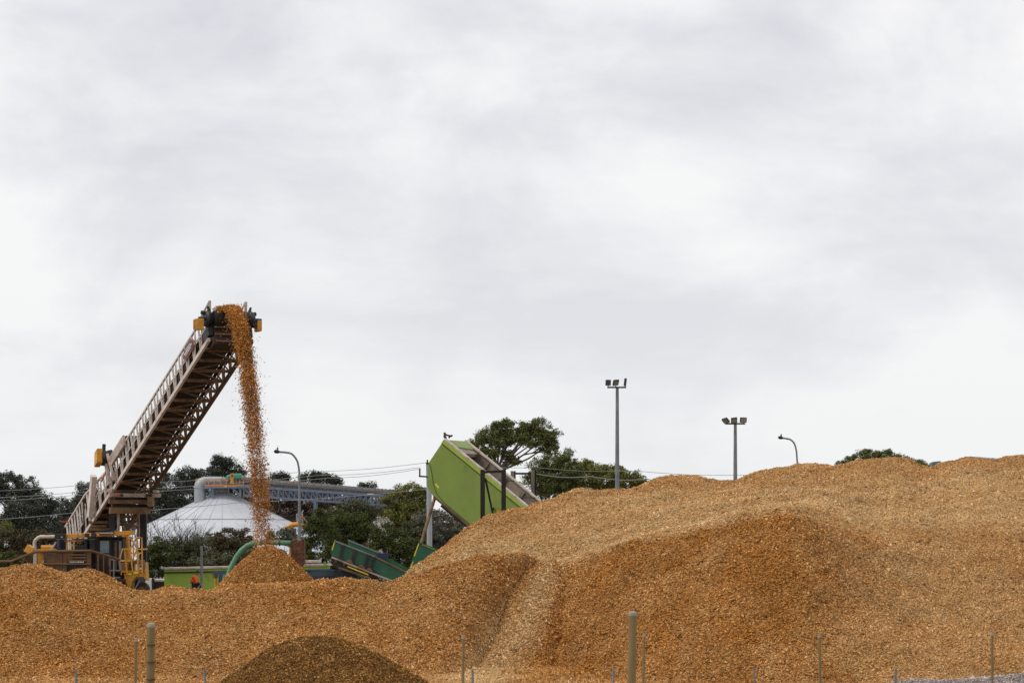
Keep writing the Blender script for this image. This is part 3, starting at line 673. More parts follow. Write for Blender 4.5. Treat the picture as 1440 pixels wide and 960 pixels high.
# crawler: belts of shoes on both sides and a wheel behind the mudguard
def track(x, d0, d1, w_):
    tr = MB(); z0, z1 = .02, 1.25; pts = []; ln = d1 - d0; r = (z1 - z0) / 2
    for k in range(60):
        u = k / 60 * (2 * ln + 2 * math.pi * r)
        if u < ln: pts.append((d0 + u, z0, 0))
        elif u < ln + math.pi * r: a = (u - ln) / r; pts.append((d1 + r * math.sin(a), z0 + r - r * math.cos(a), a))
        elif u < 2 * ln + math.pi * r: pts.append((d1 - (u - ln - math.pi * r), z1, math.pi))
        else: a = (u - 2 * ln - math.pi * r) / r; pts.append((d0 - r * math.sin(a), z0 + r + r * math.cos(a), math.pi + a))
    for y, z, a in pts: tr.box((x, y, z), (w_ / 2, 0, 0), V((0, math.cos(a), math.sin(a))) * .07, V((0, -math.sin(a), math.cos(a))) * .035)
    tr.abox(x - w_ * .3, x + w_ * .3, d0, d1, .25, 1.0); return tr.build('crawler_track', M['black'], st)
track(P(185, 0, 158).x, 156.5, 162, .7); track(P(110, 0, 158).x, 156.5, 162, .7)
yb(92, 194, 802, 832, 157.7, 161, M['under'], 'undercarriage', .03)
wc = P(199, 829, 155.9); whl = MB().tube([wc, wc + V((0, .5, 0))], .42, 18).build('road_wheel', M['rubber'], st, True)
MB().tube([wc - V((0, .04, 0)), wc + V((0, .1, 0))], .2, 14).build('wheel_hub', M['rust'], whl, True)
MB().beam(P(189, 829, 155.5), P(196.5, 816, 155.5), .05).build('wheel_stay', M['galv_dark'], st)
# side step frame
mb = MB(); d = 154.9
for a, b in (((150.5, 801), (155, 786.5)), ((155, 786.5), (167.5, 786.5)), ((150.5, 801), (150.5, 820)), ((160, 787), (160, 811)), ((167.5, 786.5), (169, 801)), ((150.5, 801.5), (169, 801.5)), ((150.5, 811.5), (169, 811.5))): mb.beam(P(*a, d), P(*b, d), .07)
mb.build('step_frame', M['galv_dark'], st)
yb(150, 154, 811, 823, 154.7, 155.7, M['black'], 'step_side', .01); yb(154.2, 174, 814, 817.5, 154.7, 155.7, M['black'], 'step_tread', .01); yb(154.2, 170, 818, 823, 154.8, 155.7, M['tan'], 'step_box', .01); yb(151, 169, 801.8, 803, 154.95, 156, M['tan'], 'step_tread', .005)

# chips lying on the belt and shooting over the pulley belong to the stream
def chips_free(pts, size, mat, name, parent=None):
    r = np.random.default_rng(77); nC = len(pts)
    ax = r.normal(0, 1, (nC, 3)); ax /= np.linalg.norm(ax, axis=1)[:, None]
    b_ = r.normal(0, 1, (nC, 3)); b_ -= ax * (ax * b_).sum(1)[:, None]; b_ /= np.linalg.norm(b_, axis=1)[:, None]; c_ = np.cross(ax, b_)
    l = (size * r.lognormal(0, .35, nC))[:, None]; w_ = l * .5; th = l * .25
    vv = np.stack([pts - ax * l * .5 - b_ * w_ * .5, pts + ax * l * .5 - b_ * w_ * .3 + c_ * th, pts + ax * l * .3 + b_ * w_ * .5, pts - ax * l * .5 + b_ * w_ * .3 + c_ * th], 1).reshape(-1, 3)
    base = (np.arange(nC) * 4)[:, None]
    ff_ = np.concatenate([base + np.array(q) for q in ((0, 2, 1), (0, 1, 3), (1, 2, 3), (0, 3, 2))], 1).reshape(-1, 3)
    return link(name, fast_mesh(name, vv, ff_), mat, parent)
start = np.array(bp(hs + .12, .92, hh + .42)); v0 = np.array(BU) * 3.75
nS = 52000; r = np.random.default_rng(5)
T1 = 1.78; tt = T1 * r.random(nS) ** 1.08
clump = .5 + .5 * np.sin(tt * 23 + 2 * np.sin(tt * 9)) ; tt = tt + .018 * r.normal(size=nS)
tt = np.clip(tt, -.02, T1)
spread = .225 + .085 * tt
lat = r.normal(0, 1, nS); lat = np.sign(lat) * np.abs(lat) ** .8 * spread * .72; thick = r.normal(0, .14, nS) * (1 + .6 * tt)
far = r.random(nS) < .03; lat[far] *= 2.2; thick[far] *= 1.8
pos = start + v0 * tt[:, None] * (1 + .022 * r.normal(size=nS))[:, None] + np.array(BW) * lat[:, None] + np.array([.37, -.86, .35]) * thick[:, None] * .8
pos[:, 2] -= 4.9 * np.maximum(tt, 0) ** 2
# gaps that open up as the stream falls
gp = vnoise(np.stack([pos[:, 0] * 1.9, pos[:, 1] * .3, pos[:, 2] * 1.15], -1), 1.0, 9); keep_ = r.random(nS) < np.clip(1.15 - tt * .16 + gp * (.15 + .55 * tt), .12, 1)
pos = pos[keep_]
hump = np.stack([r.uniform(-1.6, .35, 9000), r.normal(-.16, .25, 9000), r.random(9000)], -1)
hz_ = np.clip(.27 * np.exp(-((hump[:, 1] + .16) / .42) ** 2) + .08, .05, .5) * np.where(hump[:, 0] > -.3, 1 - .3 * (hump[:, 0] + .3), 1)
hp = np.array(bp(hs, 1.1, hh + .3)) + np.array(BU) * hump[:, :1] + np.array(BW) * hump[:, 1:2] + np.array(BN) * (hz_ * np.sqrt(hump[:, 2]))[:, None]
front = np.stack([r.uniform(-.1, 1.0, 6000), r.normal(-.14, .22, 6000), r.random(6000)], -1)
ang = front[:, 0] * 1.2
fp = np.array(bp(hs, 1.1, hh)) + np.array(BU) * (np.sin(ang) * (.42 + .22 * front[:, 2]))[:, None] + np.array(BN) * (np.cos(ang) * (.42 + .22 * front[:, 2]))[:, None] + np.array(BW) * front[:, 1:2]
o = chips_free(np.concatenate([pos, hp, fp]), .056, M['chip_fall'], 'falling_wood_chips')
tag(o, 'stream of orange wood chips pouring off the boom head', 'wood chips', None, 'stuff')

# ------------------------------------------------------------------ rusty barrier in front of the stacker
rb = empty('steel_barrier', P(85, 870, 152), 'rusty steel barrier with panels in front of the yellow machine', 'barrier'); rb.location.z = 0
bpts = [P(-20, 789, 152), P(15, 789, 152), P(50, 775.5, 152), P(90, 774.5, 152), P(127, 774, 152), P(168, 786.5, 153.3)]
MB().tube(bpts, .07, 8).build('top_rail', M['rust'], rb, True)
MB().tube([P(60, 792.5, 152), P(127, 793, 152)], .05, 8).build('bottom_rail', M['rust'], rb)
for x0, x1, y0, y1 in ((79, 88, 776, 815), (89, 94, 776, 815), (122, 128, 776, 815), (61.5, 63, 776, 815), (105, 106.2, 794, 815), (14, 16, 790, 815), (137, 139, 779, 812), (145, 146.5, 781, 812), (154, 155.5, 784, 812)):
    a, b = P(x0, y0, 152.1), P(x1, y1, 152.1); MB().abox(a.x, b.x, 152.05, 152.2, 0, a.z).build('post', M['rust'], rb, False, .01)
for x0, x1, y0, y1, m in ((63.5, 78.5, 777, 792, 'brace'), (63.5, 79, 793.5, 812, 'rust'), (94.5, 121.5, 790, 812, 'black'), (139, 153, 782, 812, 'under')):
    a, b = P(x0, y0, 152.3), P(x1, y1, 152.3); MB().abox(a.x, b.x, 152.28, 152.34, b.z, a.z).build('panel', M[m], rb)
mb = MB()
for y in (778.5, 782.5, 786.5): a, b = P(94.5, y, 152.15), P(121.5, y + 2, 152.15); mb.abox(a.x, b.x, 152.12, 152.18, b.z, a.z)
mb.build('slat', M['tan'], rb)
mb = MB(); q = 98
while q < 118: wd = random.uniform(.8, 1.8); a, b = P(q, 788.8, 152.1), P(q + wd, 790.6, 152.1); mb.abox(a.x, b.x, 152.09, 152.11, b.z, a.z); q += wd + .7
mb.build('lettering', M['letter'], rb)

# ------------------------------------------------------------------ tipped lime trailer
th_ = math.atan(.74); hd_ = V((.9, -.436, 0)).normalized()
TA = V((hd_.x * math.cos(th_), hd_.y * math.cos(th_), -math.sin(th_))); TWd = V((.436, .9, 0)).normalized()
TN = V((hd_.x * math.sin(th_), hd_.y * math.sin(th_), math.cos(th_)))
T0 = P(624.5, 618, 151)
def tp(a, wq, nn_): return T0 + TA * a + TWd * wq + TN * nn_
tr = empty('tipping_trailer', T0, 'lime green open trailer tipped up steeply behind the chip heap', 'tipping trailer'); tr.location.z = 0
L, Hh, Wt = 8.6, 2.75, 2.45
prof = [(0, 0), (L, 0), (L, -Hh), (1.27, -Hh), (.65, -2.53), (-.02, -1.5)]
MB().prism([tp(a, 0, q) for a, q in prof], TWd * .06).build('side_panel', M['lime'], tr)
MB().prism([tp(a, Wt, q) for a, q in prof], -TWd * .06).build('side_panel', M['lining'], tr)
MB().prism([tp(.02, .065, -.02), tp(.02, Wt - .065, -.02), tp(0, Wt - .065, -1.55), tp(0, .065, -1.55)], TA * .06).build('headboard', M['lime'], tr)
MB().prism([tp(0, .065, -1.56), tp(0, Wt - .065, -1.56), tp(.64, Wt - .065, -2.51), tp(.64, .065, -2.51)], TA * .06).build('headboard', M['lime'], tr)
MB().prism([tp(1.27, .065, -Hh), tp(L, .065, -Hh), tp(L, Wt - .065, -Hh), tp(1.27, Wt - .065, -Hh)], TN * .06).build('floor_plate', M['lining'], tr)
MB().prism([tp(.66, .065, -2.525), tp(1.26, .065, -Hh + .01), tp(1.26, Wt - .065, -Hh + .01), tp(.66, Wt - .065, -2.525)], TN * .06).build('floor_plate', M['lime'], tr)
for wq, m in ((-.05, 'rim'), (Wt - .12, 'rim')):
    MB().box(tp(L / 2, wq + .085, .05), TA * L / 2, TWd * .11, TN * .05).build('top_rim', M[m], tr, False, .015)
MB().box(tp(L / 2, -.045, -.1), TA * L / 2, TWd * .04, TN * .095).build('side_ledge', M['lime_light'], tr, False, .01)
MB().box(tp(L / 2, -.02, -.225), TA * L / 2, TWd * .018, TN * .025).build('seam_strip', M['rust'], tr)
MB().prism([tp(.12, .2, .02), tp(.12, Wt - .2, .02), tp(.75, Wt - .2, -.06), tp(.6, .2, -.06)], TN * .06).build('front_cover', M['lime'], tr)
MB().box(tp(.62, Wt / 2, -.15), TA * .5, TWd * (Wt / 2 - .1), TN * .1).build('cover_beam', M['lining'], tr)
for a in (3.6, 5.1, 6.7): MB().tube([tp(a, .0, .03), tp(a, Wt, .03)], .03, 6).build('tie_bar', M['black'], tr)
for a in (1.9, 3.2, 4.5, 5.8, 7.1): MB().beam(tp(a, Wt - .1, -.1), tp(a, Wt - .1, -Hh + .1), .05, .05, TWd).build('inner_rib', M['under'], tr)
mb = MB().tube([tp(.0, .1, .1), tp(-.12, .1, .12), tp(-.2, .2, .2), tp(-.3, .3, .2)], .07, 8); mb.tube([tp(-.05, .5, .1), tp(-.05, .5, .22), tp(.0, .6, .3)], .05, 8); mb.tube([tp(-.2, .15, .2), tp(.0, .55, .24)], .045, 8)
mb.build('latch_hook', M['under'], tr, True)
pts = [tp(-.02 + .0 * k, -.012, -1.5) for k in range(1)]
mb = MB()
curve = [tp(.05, -.006, -1.5), tp(.42, -.006, -1.78), tp(.85, -.006, -2.2), tp(1.3, -.006, -2.5), tp(1.9, -.006, -2.62), tp(3.5, -.006, -2.64), tp(L, -.006, -2.64)]
mb.tube(curve, .016, 6); mb.build('weld_seam', M['under'], tr)
MB().prism([tp(.95, -.004, -2.1), tp(1.25, -.004, -2.15), tp(1.25, -.004, -2.23), tp(.95, -.004, -2.18)], -TWd * .006).build('decal', M['yellow_bright'], tr)
MB().box(tp(L / 2 + .64, -.02, -Hh + .02), TA * (L / 2 - .64), TWd * .05, TN * .045).build('sill_rail', M['rust'], tr)
MB().tube([tp(1.2, .3, -Hh), P(592, 764, 149.4)], [.085, .085], 10).build('hydraulic_ram', M['brace'], tr, True)
MB().tube([P(592, 764, 149.4), V((P(585, 764, 149.4).x, 149.2, 0))], .14, 10).build('ram_barrel', M['rust'], tr, True)
for wq in (.3, Wt - .3):
    MB().beam(tp(1.8, wq, -Hh - .1), tp(L, wq, -Hh - .1), .2, .25, TN).build('chassis_rail', M['black'], tr)
# steel frame of the tipper
tf = empty('tipper_frame', P(693, 870, 147), 'dark rusty steel post frame standing round the tipped lime trailer', 'steel frame'); tf.location.z = 0
def post(x0, x1, y0, d, mat, nm='upright', dep=.25, parent=None):
    a, b = P(x0, y0, d), P(x1, y0, d); return MB().abox(a.x, b.x, d - dep / 2, d + dep / 2, 0, a.z).build(nm, mat, parent or tf, False, .012)
M['rustdark'] = pm('dark_rusty_post', (.016, .010, .008), .8, 0, .35, 3, (.055, .026, .014), .3, 2)
post(675.5, 682, 660, 145.2, M['rustdark']); post(705, 711.5, 660, 145.2, M['rustdark'])
MB().beam(P(682, 663.5, 145.2), P(705, 662.5, 145.2), .12, .12).build('top_beam', M['rustdark'], tf)
MB().beam(P(682.5, 672, 145.3), P(693, 722, 145.3), .1, .1).build('brace', M['rustdark'], tf)
post(718, 722.6, 662, 156.5, M['oldwood']); post(722.7, 725.2, 662, 156.6, M['rustdark'])
post(747, 751.6, 661, 156.5, M['oldwood']); post(751.7, 754.2, 661, 156.6, M['rustdark'])
MB().beam(P(725, 665.5, 156.6), P(747, 665.5, 156.6), .12, .1).build('top_beam', M['rustdark'], tf)
MB().beam(P(693, 715, 145.4), P(693, 715, 156), .12, .12).build('side_beam', M['rustdark'], tf)

# second lime trailer, standing on the yard
t2 = empty('lime_trailer', P(345, 870, 166), 'long low lime green trailer with bleached rim behind the seated worker', 'trailer'); t2.location.z = 0
a, b = P(231, 801, 166), P(464, 797, 166); dpt = 2.4
z1 = a.z
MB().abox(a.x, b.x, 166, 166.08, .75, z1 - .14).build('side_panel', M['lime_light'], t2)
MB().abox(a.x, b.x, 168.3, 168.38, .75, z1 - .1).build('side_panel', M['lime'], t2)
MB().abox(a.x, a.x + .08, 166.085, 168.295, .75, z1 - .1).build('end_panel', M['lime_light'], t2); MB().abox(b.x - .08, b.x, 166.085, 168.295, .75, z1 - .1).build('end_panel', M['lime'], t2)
MB().abox(a.x + .09, b.x - .09, 166.085, 168.295, .75, .85).build('floor_plate', M['lining'], t2)
MB().beam((a.x - .05, 165.95, z1 + .08), (b.x + .05, 165.95, z1 + .3), .2, .13).build('top_rim', M['rim'], t2, False, .02)
MB().beam((a.x - .05, 168.4, z1 + .08), (b.x + .05, 168.4, z1 + .3), .2, .13).build('top_rim', M['rim'], t2, False, .02)
MB().prism([(a.x, 165.93, z1 + .005), (b.x, 165.93, z1 + .22), (b.x, 165.93, z1 + .05), (a.x, 165.93, z1 - .12)], (0, .12, 0)).build('side_ledge', M['lime_light'], t2)
MB().beam((a.x, 165.96, z1 - .15), (b.x, 165.96, z1 + .02), .06, .07).build('gap_shadow_strip', M['black'], t2)  # solid black strip that paints in the shadow line below the ledge
for k in range(3):
    for sg in (0, 1):
        c0 = V((a.x + 5.6 + k * 1.15, 166.15 + sg * 1.9, .5)); w1 = MB().tube([c0, c0 + V((0, .3, 0))], .5, 18).build('wheel', M['rubber'], t2, True); MB().tube([c0 - V((0, .01, 0)), c0 + V((0, .05, 0))], .25, 12).build('rim', M['galv'], w1, True)
MB().abox(a.x + .4, b.x - .3, 166.6, 167.8, .5, .74).build('chassis', M['black'], t2)
mb = MB().beam(P(224.5, 798.5, 165.8), P(231, 797.5, 165.8), .07); mb.tube([P(226, 797, 165.8), P(229, 799.5, 165.8)], .08, 8); mb.build('latch', M['galv'], t2)
a, b = P(429, 790.5, 165.6), P(452, 787, 165.6); MB().abox(a.x, b.x, 165.5, 165.7, a.z - .03, b.z).build('tarp_roll', M['rim'], t2, False, .04)
post(455.5, 458, 789, 165.8, M['lime'], 'corner_post', .1, t2)

# ------------------------------------------------------------------ dark green feeder, its mate, blue trough
fe = empty('feed_hopper', P(515, 870, 140), 'dark green tilted feed hopper with dusty black frame and yellow stripes', 'feed hopper'); fe.location.z = 0
d = 140
MB().prism([P(470, 760, d), P(527, 782.5, d), P(573, 805.5, d), P(552, 818, d), P(523, 800, d), P(468, 781, d), P(464.5, 777, d)], (0, .06, 0)).build('side_panel', M['dkgreen'], fe)
MB().prism([P(489.5, 759, d + 1.8), P(533, 777, d + 1.8), P(576, 800, d + 1.8), P(552, 815, d + 1.8), P(487, 788, d + 1.8)], (0, .06, 0)).build('side_panel', M['dkgreen'], fe)
MB().prism([P(466, 780, d + .07), P(523, 800, d + .07), P(552, 817, d + .07), P(552, 819.5, d + .07), P(523, 803, d + .07), P(466, 783, d + .07)], (0, 1.7, 0)).build('floor_plate', M['dkgreen'], fe)
MB().prism([P(532.5, 777.3, d + 1.4), P(548.5, 776.8, d + 1.4), P(543.5, 787, d + 1.4), P(528.5, 783, d + 1.4)], (0, .08, 0)).build('flap', M['navy'], fe)
MB().beam(P(470, 759.7, d - .02), P(527, 782, d - .02), .12, .07).build('top_rail', M['galv_dark'], fe); MB().beam(P(527, 782, d - .02), P(573, 805, d - .02), .12, .06).build('top_rail', M['tan'], fe)
MB().beam(P(489.5, 758.8, d + 1.83), P(533, 776.8, d + 1.83), .12, .06).build('top_rail', M['galv_dark'], fe)
for x0, y0, x1, y1 in ((482.5, 766, 478.5, 785.5), (500, 773, 495.5, 791.5), (518, 780, 513.5, 798), (526.5, 783, 521, 801)):
    MB().beam(P(x0, y0, d - .08), P(x1, y1, d - .08), .09, .14).build('rib', M['black'], fe)
def wedge(x, y):   # chip dust heaped on the ledge beside each rib
    return MB().prism([P(x - 9, y - 4.2, d - .3), P(x - 1, y - 5.5, d - .3), P(x + 3, y + 1.5, d - .3)], (0, .28, 0))
for x, y in ((494, 792), (511, 799), (522, 803.5)): wedge(x, y).build('dust_heap', M['tan'], fe)
MB().beam(P(466.5, 783, d - .2), P(552, 816.5, d - .2), .4, .07).build('dust_ledge', M['beige'], fe)
MB().prism([P(465, 783, d - .3), P(528, 805, d - .3), P(530, 812, d - .3), P(519, 812.5, d - .3), P(478, 801, d - .3), P(466, 793, d - .3)], (0, .5, 0)).build('frame', M['black'], fe)
MB().beam(P(476, 797.5, d - .36), P(520, 812, d - .36), .1, .09).build('lower_rail', M['tan'], fe)
for x0, y0 in ((472, 789), (484, 793), (500, 799), (513, 804)): MB().tube([P(x0, y0, d - .3), P(x0, y0, d - .42)], .07, 10).build('roller', M['rust'], fe)
MB().prism([P(488.5, 795, d - .47), P(518, 806.8, d - .47), P(518, 808.6, d - .47), P(488.5, 796.8, d - .47)], (0, -.012, 0)).build('stripe', M['yellow_bright'], fe)
MB().prism([P(469.8, 761.2, d - .002), P(471.2, 761.8, d - .002), P(467.6, 773.5, d - .002), P(466.2, 772.8, d - .002)], (0, -.012, 0)).build('stripe', M['yellow_bright'], fe)
for x0 in (473, 525):
    a = P(x0, 800 if x0 < 500 else 812, d); MB().abox(a.x - .1, a.x + .1, d - .1, d + .1, 0, a.z).build('leg', M['black'], fe)
f2_ = empty('tail_hopper', P(590, 870, 142), 'dark green steel hopper end edged with yellow stripes below the tipped trailer', 'feed hopper'); f2_.location.z = 0
d = 142
MB().prism([P(588.5, 762, d), P(622, 775, d), P(622, 850, d), P(560, 850, d), P(572.5, 806, d)], (0, .06, 0)).build('side_panel', M['dkgreen'], f2_)
MB().prism([P(588.5, 762, d + 1.7), P(622, 775, d + 1.7), P(622, 850, d + 1.7), P(560, 850, d + 1.7), P(572.5, 806, d + 1.7)], (0, .06, 0)).build('side_panel', M['dkgreen'], f2_)
MB().prism([P(588.5, 764, d + .07), P(574, 804, d + .07), P(576, 804, d + .07), P(590.5, 764, d + .07)], (0, 1.6, 0)).build('end_panel', M['dkgreen'], f2_)
MB().beam(P(588.3, 761.8, d - .02), P(622, 774.8, d - .02), .12, .05).build('top_rail', M['dkgreen'], f2_)
for q in (((588.2, 763), (589.8, 763.6), (583.2, 781.8), (581.6, 781.4)), ((580, 789), (581.6, 789.4), (576, 803.5), (574.4, 803)), ((593.6, 762.7 + 1.7), (613, 772.3), (612.6, 773.2), (593.2, 765.6))):
    MB().prism([P(*k, d - .003) for k in q], (0, -.012, 0)).build('stripe', M['yellow_bright'], f2_)
M['bluedark'] = pm('dusty_dark_blue', (.022, .045, .08), .7, 0, .35, 4, (.02, .018, .016), .6, 2)
bt = empty('blue_trough', P(470, 870, 143), 'blue rounded steel trough below the dark green hopper', 'trough'); bt.location.z = 0
a, b = P(432, 808, 143), P(502, 808, 143); rows = []
for k in range(9):
    q = math.pi * k / 8; rows.append([(a.x + .3 * math.sin(q) * 0, 143 + 1.0 - 1.0 * math.cos(q), a.z + .2 - 1.1 * math.sin(q)), (b.x, 143 + 1.0 - 1.0 * math.cos(q), a.z + .2 - 1.1 * math.sin(q))])
sh = MB().grid(rows).build('shell', M['bluedark'], bt, True); so2 = sh.modifiers.new('Solid', 'SOLIDIFY'); so2.thickness = .05
for x in (a.x + .2, b.x - .2): MB().abox(x - .08, x + .08, 143.5, 144.5, 0, a.z - .8).build('leg', M['blue'], bt)
MB().beam((a.x, 142.98, a.z + .24), (b.x, 142.98, a.z + .24), .1, .08).build('rim', M['blue'], bt)

# ------------------------------------------------------------------ green discharge pipe with blue frame
pi_ = empty('blower_pipe', P(318, 870, 150), 'curved green blower pipe rising from a blue frame to a rusty hood', 'pipe'); pi_.location.z = 0
d = 147
cv = [(316, 830), (319, 815), (322.5, 803), (327, 792.5), (333, 781.5), (340, 772.5), (348, 766.5), (357, 763.2), (366, 762.2), (380, 762.3), (395, 762.8), (412, 763.2)]
MB().tube([P(x, y, d) for x, y in cv], .13, 14).build('pipe', M['pipegreen'], pi_, True)
for x, y in ((393, 762.7), (367, 762.2)): MB().tube([P(x - .8, y, d), P(x + .8, y, d)], .18, 14).build('flange', M['rust'], pi_, True)
a, b = P(409, 760, 146.7), P(428, 800, 146.7)
MB().prism([(a.x, 146.6, a.z), (b.x, 146.6, a.z), (b.x, 146.6, b.z + .3), ((a.x + b.x) / 2 + .1, 146.6, b.z), (a.x, 146.6, b.z + .3)], (0, .8, 0)).build('hood', pm('rusted_hood', (.10, .035, .018), .9, 0, .4, 4, (.26, .13, .06), .4, 6), pi_)
mb = MB(); d = 149.5
mb.beam(P(300, 805.5, d), P(330, 805.5, d), .2, .15); mb.beam(P(310.5, 806.5, d), P(310.5, 835, d), .2, .2); mb.beam(P(324, 807, d), P(312, 830, d), .12, .12); mb.beam(P(306, 823, d), P(318, 823, d), .15, .15)
mb.abox(P(308, 0, d).x, P(313, 0, d).x, d - .1, d + .1, 0, P(0, 830, d).z); mb.build('base_frame', M['blue'], pi_)
MB().tube([P(303, 812, d - .2), P(303, 835, d - .2)], .07, 8).build('jack', M['yellow'], pi_, True); MB().tube([P(303, 807.2, d - .2), P(303, 812.5, d - .2)], [.14, .1], 10).build('jack_head', M['rust'], pi_, True)

# ------------------------------------------------------------------ worker, his platform, grey post, parked vehicle
wp = empty('work_platform', P(271, 870, 160), 'grey steel work platform with bench under the seated worker', 'platform'); wp.location.z = 0
c0 = P(271, 825, 160); zs = c0.z - .02
MB().abox(c0.x - .75, c0.x + .9, 159.5, 160.7, zs - .56, zs - .48).build('deck', M['galv'], wp)
MB().abox(c0.x - .3, c0.x + .22, 159.8, 160.4, zs - .08, zs).build('bench', M['galv_dark'], wp)
for x in (-.7, .85):
    for y in (159.55, 160.65): MB().abox(c0.x + x - .04, c0.x + x + .04, y - .04, y + .04, 0, zs - .56).build('leg', M['galv'], wp)
for x in (-.25, .17): MB().abox(c0.x + x - .03, c0.x + x + .03, 160.05, 160.15, zs - .48, zs - .08).build('bench_leg', M['galv'], wp)
MB().tube([(c0.x + .55, 159.52, zs - .48), (c0.x + .55, 159.52, zs + .12), (c0.x + .5, 159.52, zs + .2), (c0.x + .36, 159.52, zs + .0)], .02, 6).build('grab_rail', M['galv'], wp)
def skin_obj(name, verts, edges, radii, mat, parent, sub=2):
    off = wloc(parent) if parent is not None else V((0, 0, 0))
    me = bpy.data.meshes.new(name); me.from_pydata([tuple(V(v) - off) for v in verts], edges, []); o = link(name, me, mat, parent)
    sk = o.modifiers.new('Skin', 'SKIN')
    for i, r in enumerate(radii):
        rr = r if isinstance(r, tuple) else (r, r); me.skin_vertices[0].data[i].radius = rr; me.skin_vertices[0].data[i].use_root = (i == 0)
    sk.use_smooth_shade = True
    ss = o.modifiers.new('Sub', 'SUBSURF'); ss.levels = sub; ss.render_levels = sub
    return o
h0 = V((c0.x, 160.1, zs + .11))
def hp_(x, y, z): return h0 + V((x, y, z))
# facing right (+x), bent forward, hands on the knees
pel, sp1, sp2, chest, neck, hd1, hd2 = hp_(0, 0, 0), hp_(.02, 0, .18), hp_(.06, 0, .34), hp_(.12, 0, .46), hp_(.19, 0, .56), hp_(.235, 0, .64), hp_(.25, 0, .75)
vb = [pel, sp1, sp2, chest, neck, hd1, hd2]; eb = [(0, 1), (1, 2), (2, 3), (3, 4), (4, 5), (5, 6)]; rbd = [.15, .13, .14, .14, .055, .095, .085]
vb.append(hp_(.33, 0, .67)); eb.append((5, 7)); rbd.append(.02)    # nose and brow
for sg in (-1, 1):
    i = len(vb); vb += [hp_(.12, sg * .18, .45), hp_(.2, sg * .24, .18), hp_(.4, sg * .16, .08), hp_(.49, sg * .13, .05)]; eb += [(3, i), (i, i + 1), (i + 1, i + 2), (i + 2, i + 3)]; rbd += [.065, .05, .04, .03]
    for k in range(4): j = len(vb); vb += [hp_(.53, sg * .13 - .03 + .02 * k, .045), hp_(.57, sg * .13 - .03 + .02 * k, .01)]; eb += [(i + 3, j), (j, j + 1)]; rbd += [.011, .009]
    j = len(vb); vb += [hp_(.51, sg * .09, .04)]; eb += [(i + 3, j)]; rbd += [.011]
    i = len(vb); vb += [hp_(.05, sg * .1, 0), hp_(.44, sg * .12, .0), hp_(.42, sg * .12, -.38), hp_(.4, sg * .12, -.42 - .06), hp_(.56, sg * .12, -.52)]; eb += [(0, i), (i, i + 1), (i + 1, i + 2), (i + 2, i + 3), (i + 3, i + 4)]; rbd += [.09, .065, .05, .05, .04]
man = skin_obj('person', vb, eb, rbd, M['skin'], None)
tag(man, 'seated worker in orange high-visibility jacket and dark cap, leaning forward', 'person')
vj = [hp_(0, 0, .05), sp1, sp2, chest, hp_(.165, 0, .53)]; ej = [(0, 1), (1, 2), (2, 3), (3, 4)]; rj = [.19, .2, .215, .19, .1]
for sg in (-1, 1):
    i = len(vj); vj += [hp_(.12, sg * .18, .45), hp_(.2, sg * .24, .18), hp_(.26, sg * .22, .15)]; ej += [(3, i), (i, i + 1), (i + 1, i + 2)]; rj += [.11, .09, .08]
skin_obj('jacket', vj, ej, rj, M['hivis'], man)
vj = []; ej = []; rj = []
for sg in (-1, 1):
    i = len(vj); vj += [hp_(.26, sg * .22, .15), hp_(.38, sg * .165, .09), hp_(.47, sg * .135, .055)]; ej += [(i, i + 1), (i + 1, i + 2)]; rj += [.078, .062, .05]
skin_obj('sleeve', vj, ej, rj, M['cloth'], man)
vj = [hp_(0, 0, 0)]; ej = []; rj = [.175]
for sg in (-1, 1):
    i = len(vj); vj += [hp_(.07, sg * .1, 0), hp_(.44, sg * .12, .0), hp_(.42, sg * .12, -.36)]; ej += [(0, i), (i, i + 1), (i + 1, i + 2)]; rj += [.115, .09, .08]
skin_obj('trousers', vj, ej, rj, M['cloth'], man)
skin_obj('apron', [hp_(.14, -.02, .26), hp_(.18, -.02, .12), hp_(.12, -.02, .02)], [(0, 1), (1, 2)], [(.09, .13), (.12, .17), (.12, .16)], M['cloth'], man)
cp = MB(); rows = []
for k in range(6):
    q = math.pi / 2 * k / 5; rows.append([hp_(.25, 0, .705) + V((.135 * math.cos(q) * math.cos(a), .12 * math.cos(q) * math.sin(a), .125 * math.sin(q))) for a in [2 * math.pi * j / 14 for j in range(14)]])
cp.grid(rows, True); cp.prism([hp_(.33, -.08, .72), hp_(.46, -.05, .69), hp_(.46, .05, .69), hp_(.33, .08, .72)], (0, 0, .015)); cp.build('cap', M['cloth'], man, True)
mb = MB()
rows = [[hp_(.0 + .155 * math.cos(a) + dz_ * .2, .158 * math.sin(a), .03 + dz_) for a in [2 * math.pi * j / 20 for j in range(20)]] for dz_ in (0, .045)]
tp_ = MB().grid(rows, True).build('reflective_band', M['tape'], man, True); sm_ = tp_.modifiers.new('S', 'SOLIDIFY'); sm_.thickness = .02; sm_.offset = 1
gp_ = MB().tube([(P(283.5, 767, 161).x, 161, 0), P(283.5, 767, 161)], .065, 10).build('steel_post', M['galv_dark'], None, True); tag(gp_, 'thin plain grey steel post just right of the seated worker', 'post')

